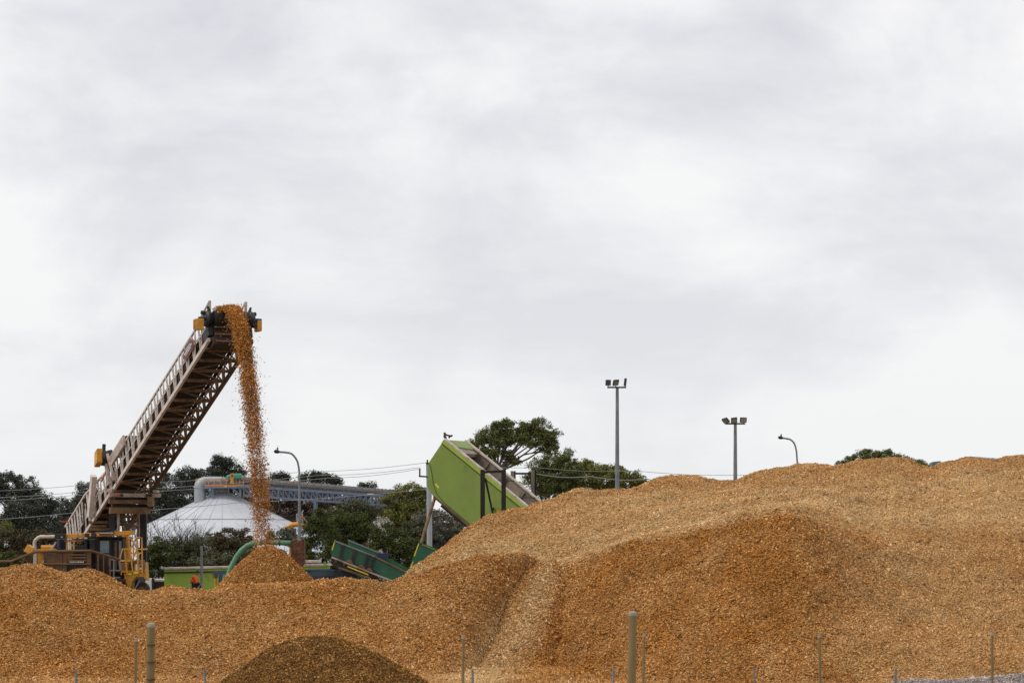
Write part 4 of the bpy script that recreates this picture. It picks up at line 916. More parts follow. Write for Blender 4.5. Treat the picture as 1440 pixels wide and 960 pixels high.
ve = empty('parked_vehicle', P(222, 870, 170), 'white and cream utility vehicle mostly hidden between the yellow machine and lime trailer', 'vehicle'); ve.location.z = 0
d = 170; X = lambda px: P(px, 0, d).x
zt = P(0, 813.5, d).z
MB().prism([(X(202.5), d, zt - .28), (X(207), d, zt + .02), (X(213.5), d, zt + .03), (X(214), d, zt - .4), (X(214.5), d, zt - 1.6), (X(206), d, zt - 1.6), (X(205.5), d, zt - .7), (X(203.5), d, zt - .5)], (0, 1.6, 0)).build('front_panel', M['white'], ve, False, .03)
MB().abox(X(215.2), X(248), d + .05, d + 1.6, zt - .17, zt).build('roof', M['rim'], ve, False, .05)
MB().abox(X(213.5), X(217), d - .05, d + .15, zt - 1.4, zt + .04).build('pillar', M['black'], ve, False, .02)
MB().abox(X(217), X(248), d + .1, d + 1.55, zt - .75, zt - .18).build('window_band', M['black'], ve)
MB().abox(X(214.5), X(252), d + .02, d + 1.62, .45, zt - .76).build('body', M['rim'], ve, False, .05)
for x in (211, 243):
    for y in (d - .02, d + 1.4): w1 = MB().tube([(X(x), y, .36), (X(x), y + .22, .36)], .36, 16).build('wheel', M['rubber'], ve, True)

# ------------------------------------------------------------------ storage dome and its gallery
DD = 282.0; ap = P(312, 687.5, DD); dm = empty('storage_dome', (ap.x, DD, 0), 'pale grey conical metal storage shed roof behind the shrubs', 'storage shed')
R0, SL = 15.0, .475; ze = ap.z - R0 * SL
rows = [[(ap.x + r_ * math.cos(q), DD + r_ * math.sin(q), ap.z - r_ * SL) for q in [2 * math.pi * k / 72 for k in range(72)]] for r_ in (.5, 3, 6, 9, 12, R0)]
MB().grid(rows, True).build('roof', M['roof'], dm, True)
mb = MB()
for k in range(32):
    q = 2 * math.pi * (k + .5) / 32; a = V((ap.x + .5 * math.cos(q), DD + .5 * math.sin(q), ap.z - .5 * SL + .03)); b = V((ap.x + R0 * math.cos(q), DD + R0 * math.sin(q), ap.z - R0 * SL + .03))
    mb.beam(a, b, .05 if k % 2 else .035, .035)
mb.build('roof_seam', M['roofseam'], dm)
mb = MB(); ring = [V((ap.x + 6.3 * math.cos(q), DD + 6.3 * math.sin(q), ap.z - 6.3 * SL + .02)) for q in [2 * math.pi * k / 72 for k in range(73)]]
mb.tube(ring, .035, 5, False); mb.build('roof_ring', M['galv_dark'], dm)
MB().grid([[(ap.x + (R0 - .3) * math.cos(q), DD + (R0 - .3) * math.sin(q), z) for q in [2 * math.pi * k / 72 for k in range(72)]] for z in (0, ze + .1)], True).build('wall', M['galv'], dm, True)
MB().tube([(ap.x, DD, ap.z - .4), (ap.x, DD, ap.z + .25)], .7, 16).build('roof_cap', M['galv'], dm, True)

ga = empty('gallery_conveyor', P(318, 0, DD), 'blue-grey lattice gallery conveyor crossing above the storage shed', 'gallery conveyor'); ga.location.z = 0
gd = DD - 2.2
MB().tube([P(281, 708, gd + .8), P(281, 686, gd + .8)], .55, 14).build('down_duct', M['galv'], ga, True)
MB().tube([P(281, 686, gd + .8), P(281.6, 682, gd + .8), P(284, 678.5, gd + .8), P(288, 676.8, gd + .8), P(292, 676.5, gd + .8), P(312, 676.5, gd + .8)], [.56, .56, .53, .5, .47, .47], 14).build('elbow_duct', M['galv'], ga, True)
MB().tube([P(312, 676.5, gd + .8), P(320, 678.5, gd + .8)], [.5, .3], 12).build('duct_cone', M['galv'], ga, True)
mb = MB().tube([P(317, 673, gd + .1), P(321, 670.5, gd + .1), P(326, 670, gd + .1), P(331, 670, gd + .1), P(339.5, 670, gd + .1)], [.12, .22, .26, .32, .32], 12); mb.build('drive_motor', M['motor'], ga, True)
a, b = P(325, 665.5, gd + .4), P(330, 680.5, gd + .4); MB().abox(a.x, b.x, gd - .35, gd - .28, b.z, a.z).build('drive_guard', M['yellow'], ga, False, .03)
MB().abox(a.x + .07, b.x - .07, gd - .39, gd - .355, a.z - .34, a.z - .12).build('guard_slot', M['rust'], ga)
MB().abox(P(317, 0, gd).x, P(342, 0, gd).x, gd + .7, gd + 1.4, P(0, 681, gd).z, P(0, 675.2, gd).z).build('drive_frame', M['galv_dark'], ga)
mb = MB()
for y in (673.4, 682.2): mb.beam(P(288.5, y, gd), P(342.5, y, gd), .07 if y < 680 else .14)
for x in (288.5, 293.5, 301, 310.5, 318, 332, 337, 342.3): mb.beam(P(x, 673.4, gd), P(x, 682.5, gd), .07)
for dy in (673.2, 677, 681): mb.beam(P(275, dy, gd + 2.4), P(288, dy, gd + 2.4), .06)
for x in (275, 279, 284): mb.beam(P(x, 673, gd + 2.4), P(x, 682, gd + 2.4), .06)
mb.build('handrail', M['orange'], ga)
a, b = P(287, 683, gd), P(343, 686, gd); MB().abox(a.x, b.x, gd - .05, gd + 2.3, b.z, a.z).build('platform', M['bluegrey'], ga)
MB().abox(P(316, 0, gd).x, P(319, 0, gd).x, gd - .1, gd - .055, P(0, 684.8, gd).z, P(0, 683.2, gd).z).build('notice_label', M['yellow_bright'], ga)
mb = MB()
for x, y in ((338, 697.5), (299, 698.5)):
    mb.beam(P(x, 686, gd + .2), P(x, y + 1, gd + .2), .2); mb.beam(P(x, 686, gd + 2), P(x, y - 2, gd + 2), .2)
mb.beam(P(327, 686, gd + .2), P(337, 696, gd + .2), .14); mb.beam(P(292, 686, gd + .2), P(298, 697, gd + .2), .14); mb.build('platform_leg', M['bluegrey'], ga)
# the long gallery running right
g0t, g1t = P(343, 683.5, gd), P(575, 699.5, gd + 12); g0b, g1b = P(343, 696.5, gd), P(575, 712.5, gd + 12); gw = V((.05, 1.9, 0))
mb = MB()
for o_ in (V((0, 0, 0)), gw):
    mb.beam(g0t + o_, g1t + o_, .18, .26); mb.beam(g0b + o_, g1b + o_, .15, .18)
    N = 30
    for k in range(N):
        u0, u1 = k / N, (k + 1) / N
        mb.beam(g0t.lerp(g1t, u0) + o_, g0b.lerp(g1b, u0) + o_, .09)
        mb.beam((g0t.lerp(g1t, u0) if k < N * .45 else g0b.lerp(g1b, u0)) + o_, (g0b.lerp(g1b, u1) if k < N * .45 else g0t.lerp(g1t, u1)) + o_, .08)
for k in range(0, 31, 2): mb.beam(g0b.lerp(g1b, k / 30), g0b.lerp(g1b, k / 30) + gw, .08)
mb.build('lattice_truss', M['bluegrey'], ga)
up = lambda py: V((0, 0, py / F * gd))
ax0, ax1 = g0t + gw * .5 + up(6.5), g1t + gw * .5 + up(4.5)
MB().tube([P(331, 672.5, gd + 1), P(340, 672.5, gd + 1), ax0 + V((0, 0, .1)), ax1], [.3, .34, .38, .36], 14).build('belt_hood', M['hood'], ga, True)
for k in range(1, 40):
    a = ax0.lerp(ax1, k / 40); e_ = (ax1 - ax0).normalized() * .06; MB().tube([a - e_, a + e_], .42, 12).build('hood_ring', M['galv_dark'], ga)
mb = MB(); mb.beam(g0t + up(12.5), g1t + up(9), .06); mb.beam(g0t + up(7), g1t + up(5), .06); mb.build('gallery_rail', M['galv_dark'], ga)
mb = MB()
for k in range(0, 25): mb.beam(g0t.lerp(g1t, k / 24), g0t.lerp(g1t, k / 24) + up(12.5 - 3.5 * k / 24), .06)
mb.build('rail_post', M['tan'], ga)
for x in (.42, .8, .995):
    mb = MB(); a = g0b.lerp(g1b, x)
    for o_ in (V((0, 0, 0)), gw): mb.beam(a + o_, V((a.x + (.0), a.y + o_.y, 0)), .25)
    mb.build('trestle', M['bluegrey'], ga)
a = g0t.lerp(g1t, .74); MB().abox(a.x, a.x + .65, a.y - .17, a.y - .14, a.z + .0, a.z + .13).build('notice_label', M['letter'], ga)
# a second one beyond the heap on the right
gb = empty('gallery_conveyor', P(1360, 0, 300), 'distant conveyor head with green motor and yellow box peeping over the heap', 'gallery conveyor'); gb.location.z = 0
d = 300
MB().tube([P(1371, 645.5, d), P(1395, 647.5, d), P(1450, 651, d)], .3, 12).build('belt_hood', M['galv'], gb, True)
MB().tube([P(1349, 645.3, d), P(1357, 645, d), P(1364, 644.5, d), P(1372, 645, d)], [.1, .2, .25, .22], 10).build('drive_motor', M['motor'], gb, True)
a, b = P(1356.5, 641.5, d - .5), P(1361.5, 650, d - .5); MB().abox(a.x, b.x, d - .6, d - .35, b.z, a.z).build('drive_guard', M['yellow'], gb)
MB().prism([P(1310, 650.5, d), P(1313, 648.8, d), P(1323, 647.8, d), P(1325, 660, d), P(1311, 660, d)], (0, 1.5, 0)).build('head_hood', M['bluegrey'], gb)
MB().beam(P(1310, 656, d), P(1450, 658, d), 1.6, .3).build('deck', M['bluegrey'], gb)
for x in (1325, 1380, 1440): MB().beam(P(x, 657, d), (P(x, 0, d).x, d, 0), .3).build('trestle', M['bluegrey'], gb)

# ------------------------------------------------------------------ lamps, power pole, wires
def street_lamp(curve, hd0, hd1, d, label):
    b0 = P(curve[0][0], curve[0][1], d); o = empty('street_lamp', (b0.x, d, 0), label, 'street lamp', 'street lamps over the yard')
    pts = [V((b0.x, d, 0)), V((b0.x, d, b0.z * .5)), b0] + [P(x, y, d) for x, y in curve[1:]]
    rr = [.15, .12, .085] + [.07] * (len(curve) - 1); MB().tube(pts, rr, 10).build('pole', M['galv_dark'], o, True)
    a, b = P(*hd0, d), P(*hd1, d); MB().tube([a + (b - a) * -.1, a.lerp(b, .3), a.lerp(b, .75), b], [.06, .13, .13, .04], 10).build('lamp_head', M['black'], o, True)
    c1 = a.lerp(b, .35); MB().tube([c1 + V((0, 0, .08)), c1 + V((0, 0, .3))], [.07, .06], 8).build('photo_cell', M['galv_dark'], o)
street_lamp([(421, 690), (421, 667), (420.3, 658), (418.8, 650), (416.5, 645), (413, 640.3), (410, 637.7), (406.5, 636.4), (400, 635.6), (392, 635.2)], (393, 635.2), (385, 634.2), 200, 'tall curved-arm street lamp beside the storage shed and chip stream')
street_lamp([(1121.5, 660), (1121.2, 650), (1120, 634), (1118.5, 627), (1116.5, 622.5), (1114, 619.5), (1110.5, 617.3), (1105, 616.2), (1100, 615.6)], (1101, 615.7), (1094, 614.6), 230, 'curved-arm street lamp rising over the big chip heap')
def flood_tower(px, ytop, d, arm, lamps, label):
    o = empty('floodlight_tower', (P(px, 0, d).x, d, 0), label, 'floodlight tower', 'floodlight towers behind the heap')
    t0 = P(px, ytop, d); MB().tube([(t0.x, d, 0), t0], [.2, .1], 12).build('pole', M['galv_dark'], o, True)
    MB().beam(P(arm[0], ytop, d - .05), P(arm[1], ytop, d - .05), .12, .1).build('crossarm', M['black'], o)
    for (x0, x1, y0, y1, yaw, tilt, face, roll, hw) in lamps:
        c = P((x0 + x1) / 2, (y0 + y1) / 2 - .6, d - .2); hh2 = (y1 - y0) / F * d / 2 / max(.5, math.cos(tilt))
        Rm = Matrix.Rotation(roll, 3, 'Y') @ Matrix.Rotation(yaw, 3, 'Z') @ Matrix.Rotation(tilt, 3, 'X')
        bx = MB().box(c, Rm @ V((hw, 0, 0)), Rm @ V((0, .07, 0)), Rm @ V((0, 0, hh2))).build('floodlight', M['black'], o, False, .015)
        MB().box(c + Rm @ V((0, -.075 if face else .075, 0)), Rm @ V((hw * .82, 0, 0)), Rm @ V((0, .008, 0)), Rm @ V((0, 0, hh2 * .8))).build('lens', M['lampface'], bx)
        MB().beam(c, V((c.x, d - .05, t0.z)), .05).build('bracket', M['black'], bx)
flood_tower(868, 544.5, 190, (854, 880.5), [(851.5, 859, 534.5, 542.5, 2.8, .1, True, .03, .17), (861.5, 870.5, 535.2, 541.7, .35, .75, True, -.12, .19), (876.5, 882, 532.5, 543, 1.45, -.15, True, .28, .17)], 'taller floodlight tower whose right lamp is seen edge-on')
flood_tower(1034, 595.5, 190, (1020, 1048), [(1015.5, 1025.5, 588.5, 595, -.6, .7, True, -.3, .2), (1027.2, 1037.5, 588, 594.5, .1, .6, True, -.14, .2), (1040, 1050.5, 587.5, 594.3, .15, .3, True, .03, .22)], 'shorter floodlight tower with three square lamp faces showing')
pp = empty('power_pole', (P(604.5, 0, 170).x, 170, 0), 'pale grey steel power pole with short crossarms beside the tipped trailer', 'power pole')
MB().tube([(P(604.5, 0, 170).x, 170, 0), P(603.5, 690, 170), P(601.3, 650, 170)], [.17, .15, .1], 12).build('pole', M['galv'], pp, True)
MB().beam(P(589, 669.3, 169.8), P(602, 670, 169.8), .09).build('crossarm', M['black'], pp); MB().beam(P(599, 651, 169.9), P(603, 651, 169.9), .09).build('crossarm', M['black'], pp)
for x, y0, y1 in ((590.3, 658, 669), (601, 646, 651)): MB().beam(P(x, y0, 169.8), P(x, y1, 169.8), .09).build('insulator', M['rust'], pp)
WIRES = [([(601, 650, 170), (430, 663, 178), (107, 682.5, 188), (-80, 691, 195)], 'top power line running left from the pole', .014),
         ([(590, 657, 170), (450, 668, 177), (107, 692, 188), (-80, 700, 195)], 'second power line down on the left of the pole', .014),
         ([(590, 659, 169.6), (460, 672, 176), (100, 696.5, 187), (-80, 705, 194)], 'third power line down on the left of the pole', .014),
         ([(602, 687, 170), (341, 706, 180), (100, 721, 188), (-80, 732, 195)], 'lowest power line passing in front of the storage shed', .016),
         ([(603, 651, 170), (754, 657, 172), (893, 661.7, 174), (1053, 667.3, 177), (1200, 672, 180)], 'thin power line running right above the low trees', .014),
         ([(754, 666, 157.2), (830, 669.5, 160), (910, 673.5, 163), (1000, 677, 167)], 'thicker cable running right from the steel frame', .024)]
for pts, lb, r_ in WIRES:
    q = [P(*p) for p in pts]; fine = []
    for i in range(len(q) - 1):
        for k in range(6): fine.append(q[i].lerp(q[i + 1], k / 6) - V((0, 0, .12 * math.sin(math.pi * k / 6))))
    fine.append(q[-1]); tag(MB().tube(fine, r_, 5).build('power_line', M['wire'], None, True), lb, 'power line', 'overhead power lines')

# yellow loader by the shed
yl = empty('yellow_loader', P(415, 0, 222), 'yellow machine with arched arm and grey light frame behind the shrubs', 'loader'); yl.location.z = 0
d = 222
MB().tube([P(399.5, 752, d), P(401.5, 745.5, d), (P(404.5, 741.5, d)), P(409, 738.6, d), P(414, 737.3, d), P(420, 737, d), P(428, 738.5, d), P(433, 742, d)], [.16, .2, .22, .22, .2, .2, .18, .16], 10).build('arched_arm', M['yellow'], yl, True)
mb = MB()
for a, b in (((417, 722.5), (418.5, 738)), ((425, 722.5), (425.5, 741)), ((417, 722.5), (425.5, 722.3)), ((425.5, 726), (434, 737)), ((424, 721), (426.5, 717)), ((418, 730), (425, 730))): mb.beam(P(*a, d), P(*b, d), .1)
mb.build('light_frame', M['galv'], yl)
MB().tube([P(424, 728, d - .1), P(424, 725.2, d - .1)], .11, 8).build('beacon', M['hivis'], yl, True)
MB().abox(P(406, 0, d).x, P(436, 0, d).x, d + .3, d + 2.3, .9, P(0, 756, d).z).build('body', M['yellow'], yl, False, .08); MB().abox(P(404, 0, d).x, P(414, 0, d).x, d + .2, d + 2.2, P(0, 756, d).z, P(0, 742, d).z).build('cab', M['black'], yl, False, .05)
for x in (406, 434):
    for y in (d + .1, d + 2.1): MB().tube([(P(x, 0, d).x, y, .7), (P(x, 0, d).x, y + .45, .7)], .7, 16).build('wheel', M['rubber'], yl, True)

# ------------------------------------------------------------------ plants
def leaves(lobes, d, per, size, clump, seed, flat=.0, fill=.45):
    """lobes: (px,py,rx,ry) seen at distance d -> leaf quads grouped in clumps over each lobe"""
    r = np.random.default_rng(seed); C = []; sc = d / F
    for i, L_ in enumerate(lobes):
        px, py, rx, ry = L_[:4]; dd = d + (L_[4] if len(L_) > 4 else 0); c = np.array(P(px, py, dd)); rx, ry = rx * sc * 1.06, ry * sc * 1.08; rz = min(rx, max(ry, 1.0) * 1.2)
        nc = max(12, int(5.5 * per * (rx * ry + rx * rz + ry * rz) / 3 / (clump ** 2)))
        u = r.normal(0, 1, (nc, 3)); u /= np.linalg.norm(u, axis=1)[:, None]
        rad = (fill + (1 - fill) * r.random(nc)) ** .5; rad *= 1 + .12 * r.normal(size=nc)
        C.append(c + u * rad[:, None] * np.array([rx, rz, ry]))
    C = np.concatenate(C); k = r.poisson(72, len(C)) + 14
    idx = np.repeat(np.arange(len(C)), k); N = len(idx)
    cs = (clump * (.55 + .7 * r.random(len(C))))[idx][:, None]
    off = r.normal(0, 1, (N, 3)); off /= np.linalg.norm(off, axis=1)[:, None]; off *= (r.random(N) ** .45)[:, None]
    p = C[idx] + off * cs * np.array([1, 1, .72])
    a = r.normal(0, 1, (N, 3)); a[:, 2] *= .8; a /= np.linalg.norm(a, axis=1)[:, None]
    b_ = r.normal(0, 1, (N, 3)); b_ -= a * (a * b_).sum(1)[:, None]; b_ /= np.linalg.norm(b_, axis=1)[:, None]
    l = (size * .72 * (.6 + .8 * r.random(N)))[:, None]
    vv = np.stack([p - a * l * .5, p + b_ * l * .17, p + a * l * .5, p - b_ * l * .17], 1).reshape(-1, 3)
    return vv, np.arange(N * 4).reshape(-1, 4), C

def plant(name, label, cat, d, base, lobes, leaf, bark, per=1.0, size=.3, clump=.55, seed=1, trunk=.22, group=None, limbs=True, fill=.45, fork=None, crown='crown', kind=None):
    b0 = V((P(base, 0, d).x, d, 0)); o = empty(name, b0, label, cat, group)
    if kind: o['kind'] = kind
    vv, ff_, C = leaves(lobes, d, per, size, clump, seed, fill=fill)
    c = link(crown, fast_mesh(crown, vv - np.array(b0), ff_), M[leaf], o)
    r = random.Random(seed); mb = MB(); sc = d / F
    fk = P(*fork, d) if fork else V((b0.x, d, min(P(0, max(l_[1] for l_ in lobes), d).z, 8) * .55))
    mb.tube([b0 - V((0, 0, .1)), b0.lerp(fk, .5) + V((r.uniform(-.2, .2), 0, 0)), fk], [trunk * 1.25, trunk, trunk * .85], 8)
    if limbs:
        for l_ in lobes:
            e = P(l_[0], l_[1], d + (l_[4] if len(l_) > 4 else 0)); m1 = fk.lerp(e, .5) + V((r.uniform(-.3, .3), r.uniform(-.3, .3), r.uniform(-.1, .5)))
            mb.tube([fk, m1, e], [trunk * .34, trunk * .22, trunk * .1], 6)
            for k in range(4):
                t_ = r.uniform(.3, .95); s_ = m1.lerp(e, t_); q = e + V((r.uniform(-1, 1) * l_[2] * sc * .8, r.uniform(-.5, .5), r.uniform(-.6, .7) * l_[3] * sc))
                mb.tube([s_, s_.lerp(q, .5) + V((0, 0, r.uniform(-.1, .2))), q], [trunk * .16, trunk * .1, trunk * .04], 5)
    mb.build('trunk' if cat == 'tree' else 'stem', M[bark], o, True)
    return o

GT = 'gum trees along the back of the yard'
plant('gum_tree', 'tall dark gum at the left edge of the picture', 'tree', 300, 18, [(12, 679, 20, 13), (38, 688, 18, 18), (-15, 690, 24, 24), (22, 697, 24, 12), (44, 700, 12, 10)], 'gum', 'barkpale', 1.9, .32, .66, 101, .32, GT, fork=(16, 726))
plant('gum_tree', 'spreading dark gum behind the brown heath bush on the left', 'tree', 285, 45, [(30, 716, 22, 12), (58, 711, 22, 14), (76, 720, 15, 14), (44, 733, 26, 12), (16, 735, 18, 14), (24, 726, 20, 12), (66, 737, 22, 12), (36, 745, 36, 10)], 'gum', 'barkpale', 1.9, .32, .66, 102, .3, GT, fork=(44, 752))
plant('gum_tree', 'low dark gum just left of the stacker boom foot', 'tree', 292, 92, [(91, 713, 13, 11), (88, 728, 16, 13), (98, 742, 18, 14), (78, 752, 18, 10)], 'gum', 'bark', 1.9, .32, .66, 103, .25, GT)
plant('gum_tree', 'dark gum rising behind the boom, between boom and spreading gum', 'tree', 310, 118, [(118, 689, 14, 10), (108, 700, 9, 11), (128, 703, 16, 16), (116, 722, 20, 18), (140, 720, 18, 18), (130, 745, 30, 18)], 'gum', 'bark', 1.9, .32, .66, 104, .3, GT)
plant('gum_tree', 'dark gum just right of the boom, behind the left slope of the shed roof', 'tree', 318, 232, [(234, 682, 15, 13), (222, 697, 14, 14), (240, 705, 20, 20), (222, 722, 22, 20), (250, 726, 20, 20), (205, 735, 20, 22)], 'gum', 'bark', 1.9, .32, .66, 105, .3, GT)
plant('gum_tree', 'round gum behind the down duct of the shed', 'tree', 324, 264, [(265, 669, 15, 11), (256, 679, 13, 13), (279, 674, 13, 11), (264, 697, 20, 18), (275, 715, 20, 20)], 'gum', 'bark', 1.9, .32, .66, 106, .3, GT)
plant('gum_tree', 'tallest gum behind the green motor on the shed', 'tree', 332, 312, [(305, 645, 8, 7), (317, 650, 10, 10), (308, 661, 14, 11), (328, 660, 11, 9), (337, 667, 9, 6), (290, 668, 12, 9), (318, 675, 22, 12), (305, 690, 22, 15), (335, 690, 18, 14)], 'gum', 'bark', 1.9, .32, .66, 107, .32, GT)
for i, (lb, lob) in enumerate((('small far crowns just right of the chip stream', [(390, 669, 9, 4), (402, 670, 6, 3), (395, 675, 12, 5)]), ('small far crown peeping over the gallery hood behind the lamp', [(427, 672, 6, 4), (441, 669, 8, 4.5), (453, 671, 9, 5), (445, 678, 14, 6)]), ('last small far crown over the gallery', [(468, 674, 6, 4), (472, 679, 9, 5), (515, 683, 10, 3)]))):
    plant('gum_tree', lb, 'tree', 420, lob[0][0], lob, 'gum', 'bark', 1.0, .45, .8, 120 + i, .25, GT, limbs=False)
o = plant('dense_scrub', 'dark brown dense scrub bank under the gallery', 'scrub', 300, 450, [(390, 700, 30, 20), (430, 704, 32, 20), (470, 708, 34, 20), (510, 714, 34, 20), (550, 718, 30, 18), (410, 692, 26, 14), (455, 698, 30, 14), (500, 704, 30, 14), (395, 722, 30, 18), (440, 727, 35, 20), (490, 732, 38, 20), (540, 735, 34, 20), (350, 715, 24, 18), (420, 745, 45, 24), (480, 750, 50, 24), (550, 755, 40, 24), (370, 735, 30, 24), (600, 745, 40, 26), (640, 750, 30, 24), (700, 745, 60, 30), (620, 765, 60, 20), (80, 770, 80, 22), (180, 770, 80, 24), (-40, 765, 60, 22), (280, 768, 60, 16), (760, 740, 60, 30)], 'scrub', 'bark', 1.25, .42, .8, 130, .15, None, False, .2, crown='foliage', kind='stuff')
SB = 'shrubs behind the yard machinery'
def shrub(label, d, base, lobes, leaf, seed, per=1.25, size=.24, clump=.42, name='shrub'): plant(name, label, 'shrub', d, base, lobes, leaf, 'bark', per, size, clump, seed, .08, SB, True, .35, crown='foliage')
shrub('brown-green heath bush left of the stacker', 214, 40, [(42, 757, 34, 12), (12, 764, 24, 16), (64, 764, 18, 14), (35, 776, 40, 16), (-20, 775, 24, 20)], 'heath', 140)
shrub('green low shrub below the brown heath bush', 208, 15, [(12, 790, 26, 14), (40, 795, 24, 12), (-15, 792, 20, 16)], 'bush', 141)
shrub('bright yellow-green bush at the left edge', 226, 4, [(3, 742, 13, 8), (-12, 748, 14, 12)], 'limeleaf', 142)
shrub('soft dark green shrub right of the yellow platform', 205, 216, [(214, 768, 15, 14), (216, 785, 20, 18), (232, 780, 15, 15), (210, 802, 26, 14)], 'bush', 143)
shrub('olive shrub in front of the left shed roof', 208, 255, [(252, 768, 20, 14), (268, 778, 22, 16), (286, 768, 16, 16), (250, 790, 30, 14)], 'olive', 144)
shrub('round dark bush in front of the middle of the shed', 203, 328, [(328, 758, 24, 14), (312, 768, 16, 14), (345, 766, 14, 14), (328, 778, 30, 18)], 'heath', 145)
shrub('olive understorey below the round bush', 200, 320, [(300, 790, 30, 14), (345, 790, 30, 16), (380, 792, 30, 18)], 'olive', 146)
shrub('sparse silver-grey shrub beside the yellow loader', 207, 398, [(388, 755, 11, 9), (402, 751, 10, 8), (412, 758, 10, 10)], 'silver', 147, .5, .26, .4)
shrub('green bush just right of the curved street lamp', 212, 442, [(440, 738, 14, 12), (452, 728, 13, 12), (432, 757, 14, 16), (458, 748, 18, 18), (440, 780, 26, 18)], 'bush', 148)
shrub('big mid green bush behind the dark green hopper', 216, 490, [(478, 730, 18, 12), (500, 735, 20, 14), (486, 752, 24, 18), (515, 748, 18, 14), (490, 778, 34, 20), (470, 765, 18, 16), (500, 806, 44, 20), (455, 806, 36, 18)], 'bush', 149)
shrub('olive scrub bush under the far end of the gallery', 236, 500, [(500, 712, 18, 9), (480, 718, 14, 9), (520, 718, 14, 9), (505, 728, 24, 10)], 'olive', 150)
shrub('dark bush between hopper and power pole', 210, 550, [(540, 752, 20, 16), (560, 765, 24, 18), (535, 778, 26, 18), (570, 790, 30, 16), (550, 808, 40, 18), (600, 800, 34, 22)], 'bush', 151)
shrub('grey-olive shrub behind the power pole', 214, 610, [(598, 735, 18, 18), (622, 736, 18, 18), (640, 748, 14, 16), (605, 760, 26, 18), (630, 775, 26, 16)], 'silver', 152, 1.1)
shrub('olive shrub left of the power pole', 213, 575, [(578, 745, 14, 12), (568, 758, 16, 14), (585, 775, 20, 16)], 'olive', 153)
plant('round_tree', 'yellow-green round tree left of the tipped trailer', 'tree', 240, 572, [(575, 690, 20, 9), (590, 699, 14, 13), (558, 704, 18, 12), (545, 718, 11, 7), (572, 712, 22, 11), (595, 715, 10, 10), (556, 722, 20, 11), (588, 726, 18, 12), (572, 730, 20, 12)], 'limeleaf', 'bark', 1.35, .26, .45, 160, .22, None, fork=(572, 735))
big = [(672, 621, 14, 9), (688, 612, 14, 11), (703, 604, 14, 10), (714, 600, 12, 9), (705, 618, 18, 11), (690, 634, 15, 9), (722, 612, 17, 11), (744, 600, 13, 9), (758, 601, 15, 10), (771, 610, 13, 12), (778, 622, 9, 11), (756, 618, 20, 11), (738, 613, 14, 10), (712, 640, 9, 5), (722, 648, 7, 4), (772, 632, 10, 7), (665, 632, 12, 9), (676, 646, 10, 8)]
plant('gum_tree', 'big open-crowned gum behind the tipped trailer', 'tree', 212, 690, big, 'gumgreen', 'bark', 1.35, .23, .4, 161, .3, GT, fork=(699, 664))
plant('gum_tree', 'low dense gum right of the tipped trailer frame', 'tree', 222, 775, [(776, 652, 15, 12), (793, 640, 13, 8), (785, 664, 22, 12), (797, 670, 20, 12), (770, 678, 18, 14), (754, 654, 11, 10), (750, 676, 12, 14), (766, 668, 14, 12), (800, 656, 16, 10), (790, 682, 22, 10), (772, 690, 18, 9), (758, 682, 10, 12)], 'gumgreen', 'bark', 1.25, .25, .42, 162, .25, GT)
plant('gum_tree', 'flat yellowish gum crown below the taller floodlight tower', 'tree', 228, 840, [(815, 655, 16, 8), (835, 660, 19, 9), (860, 662, 20, 8), (882, 668, 18, 7), (900, 676, 13, 6), (820, 670, 22, 10), (850, 674, 26, 10), (880, 679, 24, 9), (800, 684, 22, 9), (830, 688, 26, 9), (870, 688, 26, 8)], 'limeleaf', 'bark', 1.25, .26, .42, 163, .25, GT)
plant('gum_tree', 'dark green crown peeping over the heap on the far right', 'tree', 262, 1240, [(1223, 640, 16, 6.5), (1205, 647, 14, 6), (1245, 641, 14, 7), (1265, 645, 14, 6), (1285, 650, 14, 5.5), (1300, 656, 12, 4), (1190, 652, 12, 4), (1240, 656, 40, 8)], 'gumgreen', 'bark', 1.3, .28, .45, 164, .3, GT)
# bare burnt shrubs
def bare(label, d, base, ytop, spread, seed):
    b0 = V((P(base, 0, d).x, d, 0)); r = random.Random(seed); mb = MB(); top = P(0, ytop, d).z
    def grow(p, dr, ln, rad, lev):
        q = p + dr * ln * .5 + V((r.uniform(-.06, .06), r.uniform(-.06, .06), 0)) * ln; e = p + dr * ln
        mb.tube([p, q, e], [rad, rad * .85, rad * .65], 5, False)
        if lev == 0: return
        for k in range(3):
            nd = (dr + V((r.uniform(-.65, .65), r.uniform(-.5, .5), r.uniform(-.1, .35)))).normalized(); grow(p.lerp(e, r.uniform(.55, 1)), nd, ln * r.uniform(.55, .8), rad * .6, lev - 1)
    for k in range(5):
        dr = V((r.uniform(-1, 1) * spread, r.uniform(-.4, .4), 1)).normalized(); grow(b0 + V((r.uniform(-.3, .3), r.uniform(-.3, .3), 0)), dr, top * .42, .06, 4)
    tag(mb.build('bare_shrub', M['twig'], None, True), label, 'bare shrub', 'leafless shrubs before the shed')
bare('bare burnt shrub at the left foot of the shed roof', 210, 222, 726, .5, 1)
bare('taller bare burnt shrub in the middle of the leafless three', 209, 240, 724, .5, 2)
bare('low bare burnt shrub nearest the round bush', 209, 282, 738, .6, 3)
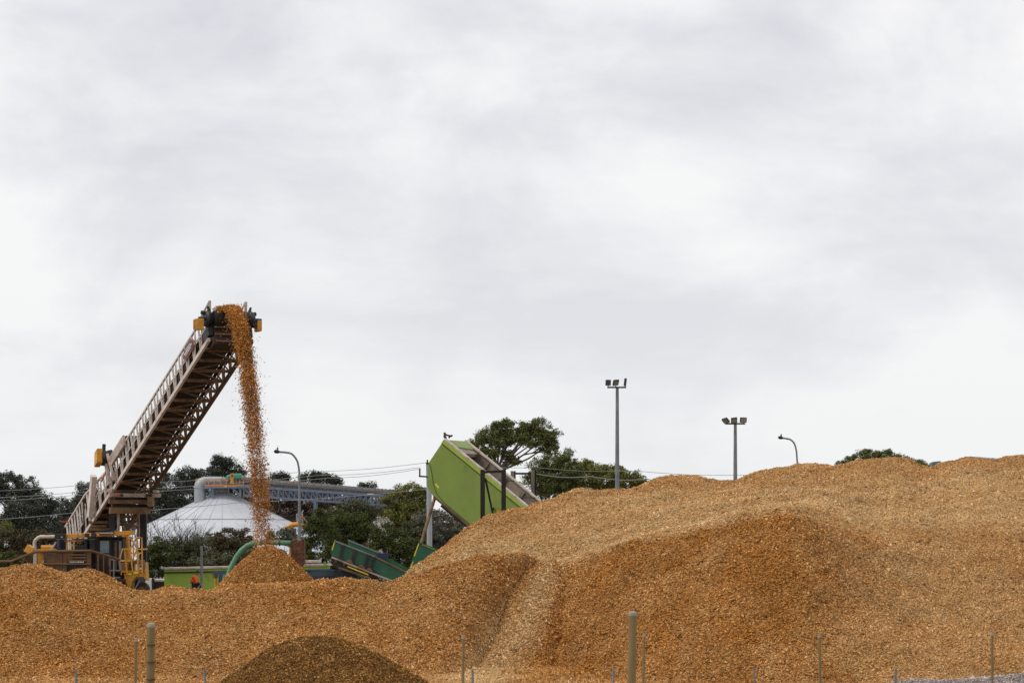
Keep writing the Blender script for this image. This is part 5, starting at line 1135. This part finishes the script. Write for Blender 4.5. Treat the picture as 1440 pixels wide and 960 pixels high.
# pale stone heap
mb = MB(); r = random.Random(4)
for k in range(16):
    c = P(r.uniform(525, 548), r.uniform(726, 740), 250); rr = r.uniform(.25, .6)
    mb.tube([c - V((rr, 0, 0)), c - V((rr * .5, 0, .05)), c + V((rr * .4, .1, .05)), c + V((rr, 0, 0))], [rr * .3, rr * .85, rr * .9, rr * .35], 7)
a, b = P(522, 742, 250), P(552, 800, 250); mb.prism([(a.x, 249.5, a.z), (b.x, 249.5, a.z), (b.x + 2, 249.5, 0), (a.x - 2, 249.5, 0)], (0, 3, 0))
tag(mb.build('stone_heap', M['limestone'], None), 'pale limestone heap glimpsed between the green bushes', 'stone heap')

# ------------------------------------------------------------------ fence posts near the camera
def stake(name, px, ytop, d, r_, kind, label, group):
    top = P(px, ytop, d); b0 = V((top.x + random.uniform(-.03, .03), d + random.uniform(-.05, .05), gz(d))); o = empty(name, b0, label, 'fence post', group)
    if kind == 'big':
        MB().tube([b0, top - V((0, 0, .02))], [r_ * 1.06, r_], 16).build('shaft', M['timber'], o, True)
        MB().tube([top - V((0, 0, .021)), top - V((0, 0, .005)), top + V((0, 0, .022)), top + V((0, 0, .034))], [r_ * 1.01, r_ * 1.08, r_ * .95, r_ * .5], 16).build('post_top', M['timbercap'], o, True)
        for dz_ in (.22, .42, .62, .95): MB().tube([top - V((0, 0, dz_)), top - V((0, 0, dz_ + .016))], r_ * 1.07, 16).build('band', M['timberband'], o, True)
    elif kind == 'thin':
        MB().tube([b0, top], r_, 8).build('shaft', M['timber'], o, True); MB().tube([top - V((0, 0, .03)), top + V((0, 0, .01))], r_ * 1.25, 8).build('post_top', M['timbercap'], o, True)
    else:
        m_ = MB()
        for q in range(3): a = q * 2.094 + .5; m_.beam(b0 + V((math.cos(a), math.sin(a), 0)) * r_ * .5, top + V((math.cos(a), math.sin(a), 0)) * r_ * .5, r_ * .9, r_ * .5)
        m_.build('shaft', M['picket'], o)
G1, G2_, G3 = 'round timber fence posts', 'thin timber fence droppers', 'short grey steel pickets'
stake('fence_post', 212.5, 879, 34, .049, 'big', 'thick round timber fence post with dark bands, on the left below the ridge', G1)
stake('fence_post', 889.6, 863, 34, .049, 'big', 'thick round timber fence post with dark bands, right of the mulch mound', G1)
for x, y, lb in ((191.5, 898, 'thin timber dropper just left of the left thick post'), (651.5, 894, 'thin timber dropper just right of the dark mulch mound'), (906, 891.5, 'thin timber dropper just right of the right thick post'), (1152.5, 892.5, 'thin timber dropper standing alone below the front chip mound'), (1395, 890, 'thin timber dropper nearest the right edge of the picture')):
    stake('fence_dropper', x, y, 35, .0165, 'thin', lb, G2_)
for x, y, lb in ((107.5, 940, 'short grey picket nearest the left edge'), (287.5, 940, 'short grey picket at the left foot of the dark mulch mound'), (664.5, 941, 'short grey picket beside the dropper right of the mulch mound'), (862.5, 938.5, 'short grey picket just left of the right thick post'), (1060.5, 938, 'short grey picket left of the lone thin dropper'), (1260, 939, 'short grey picket in front of the grey gravel windrow')):
    stake('steel_picket', x, y, 36, .016, 'grey', lb, G3)
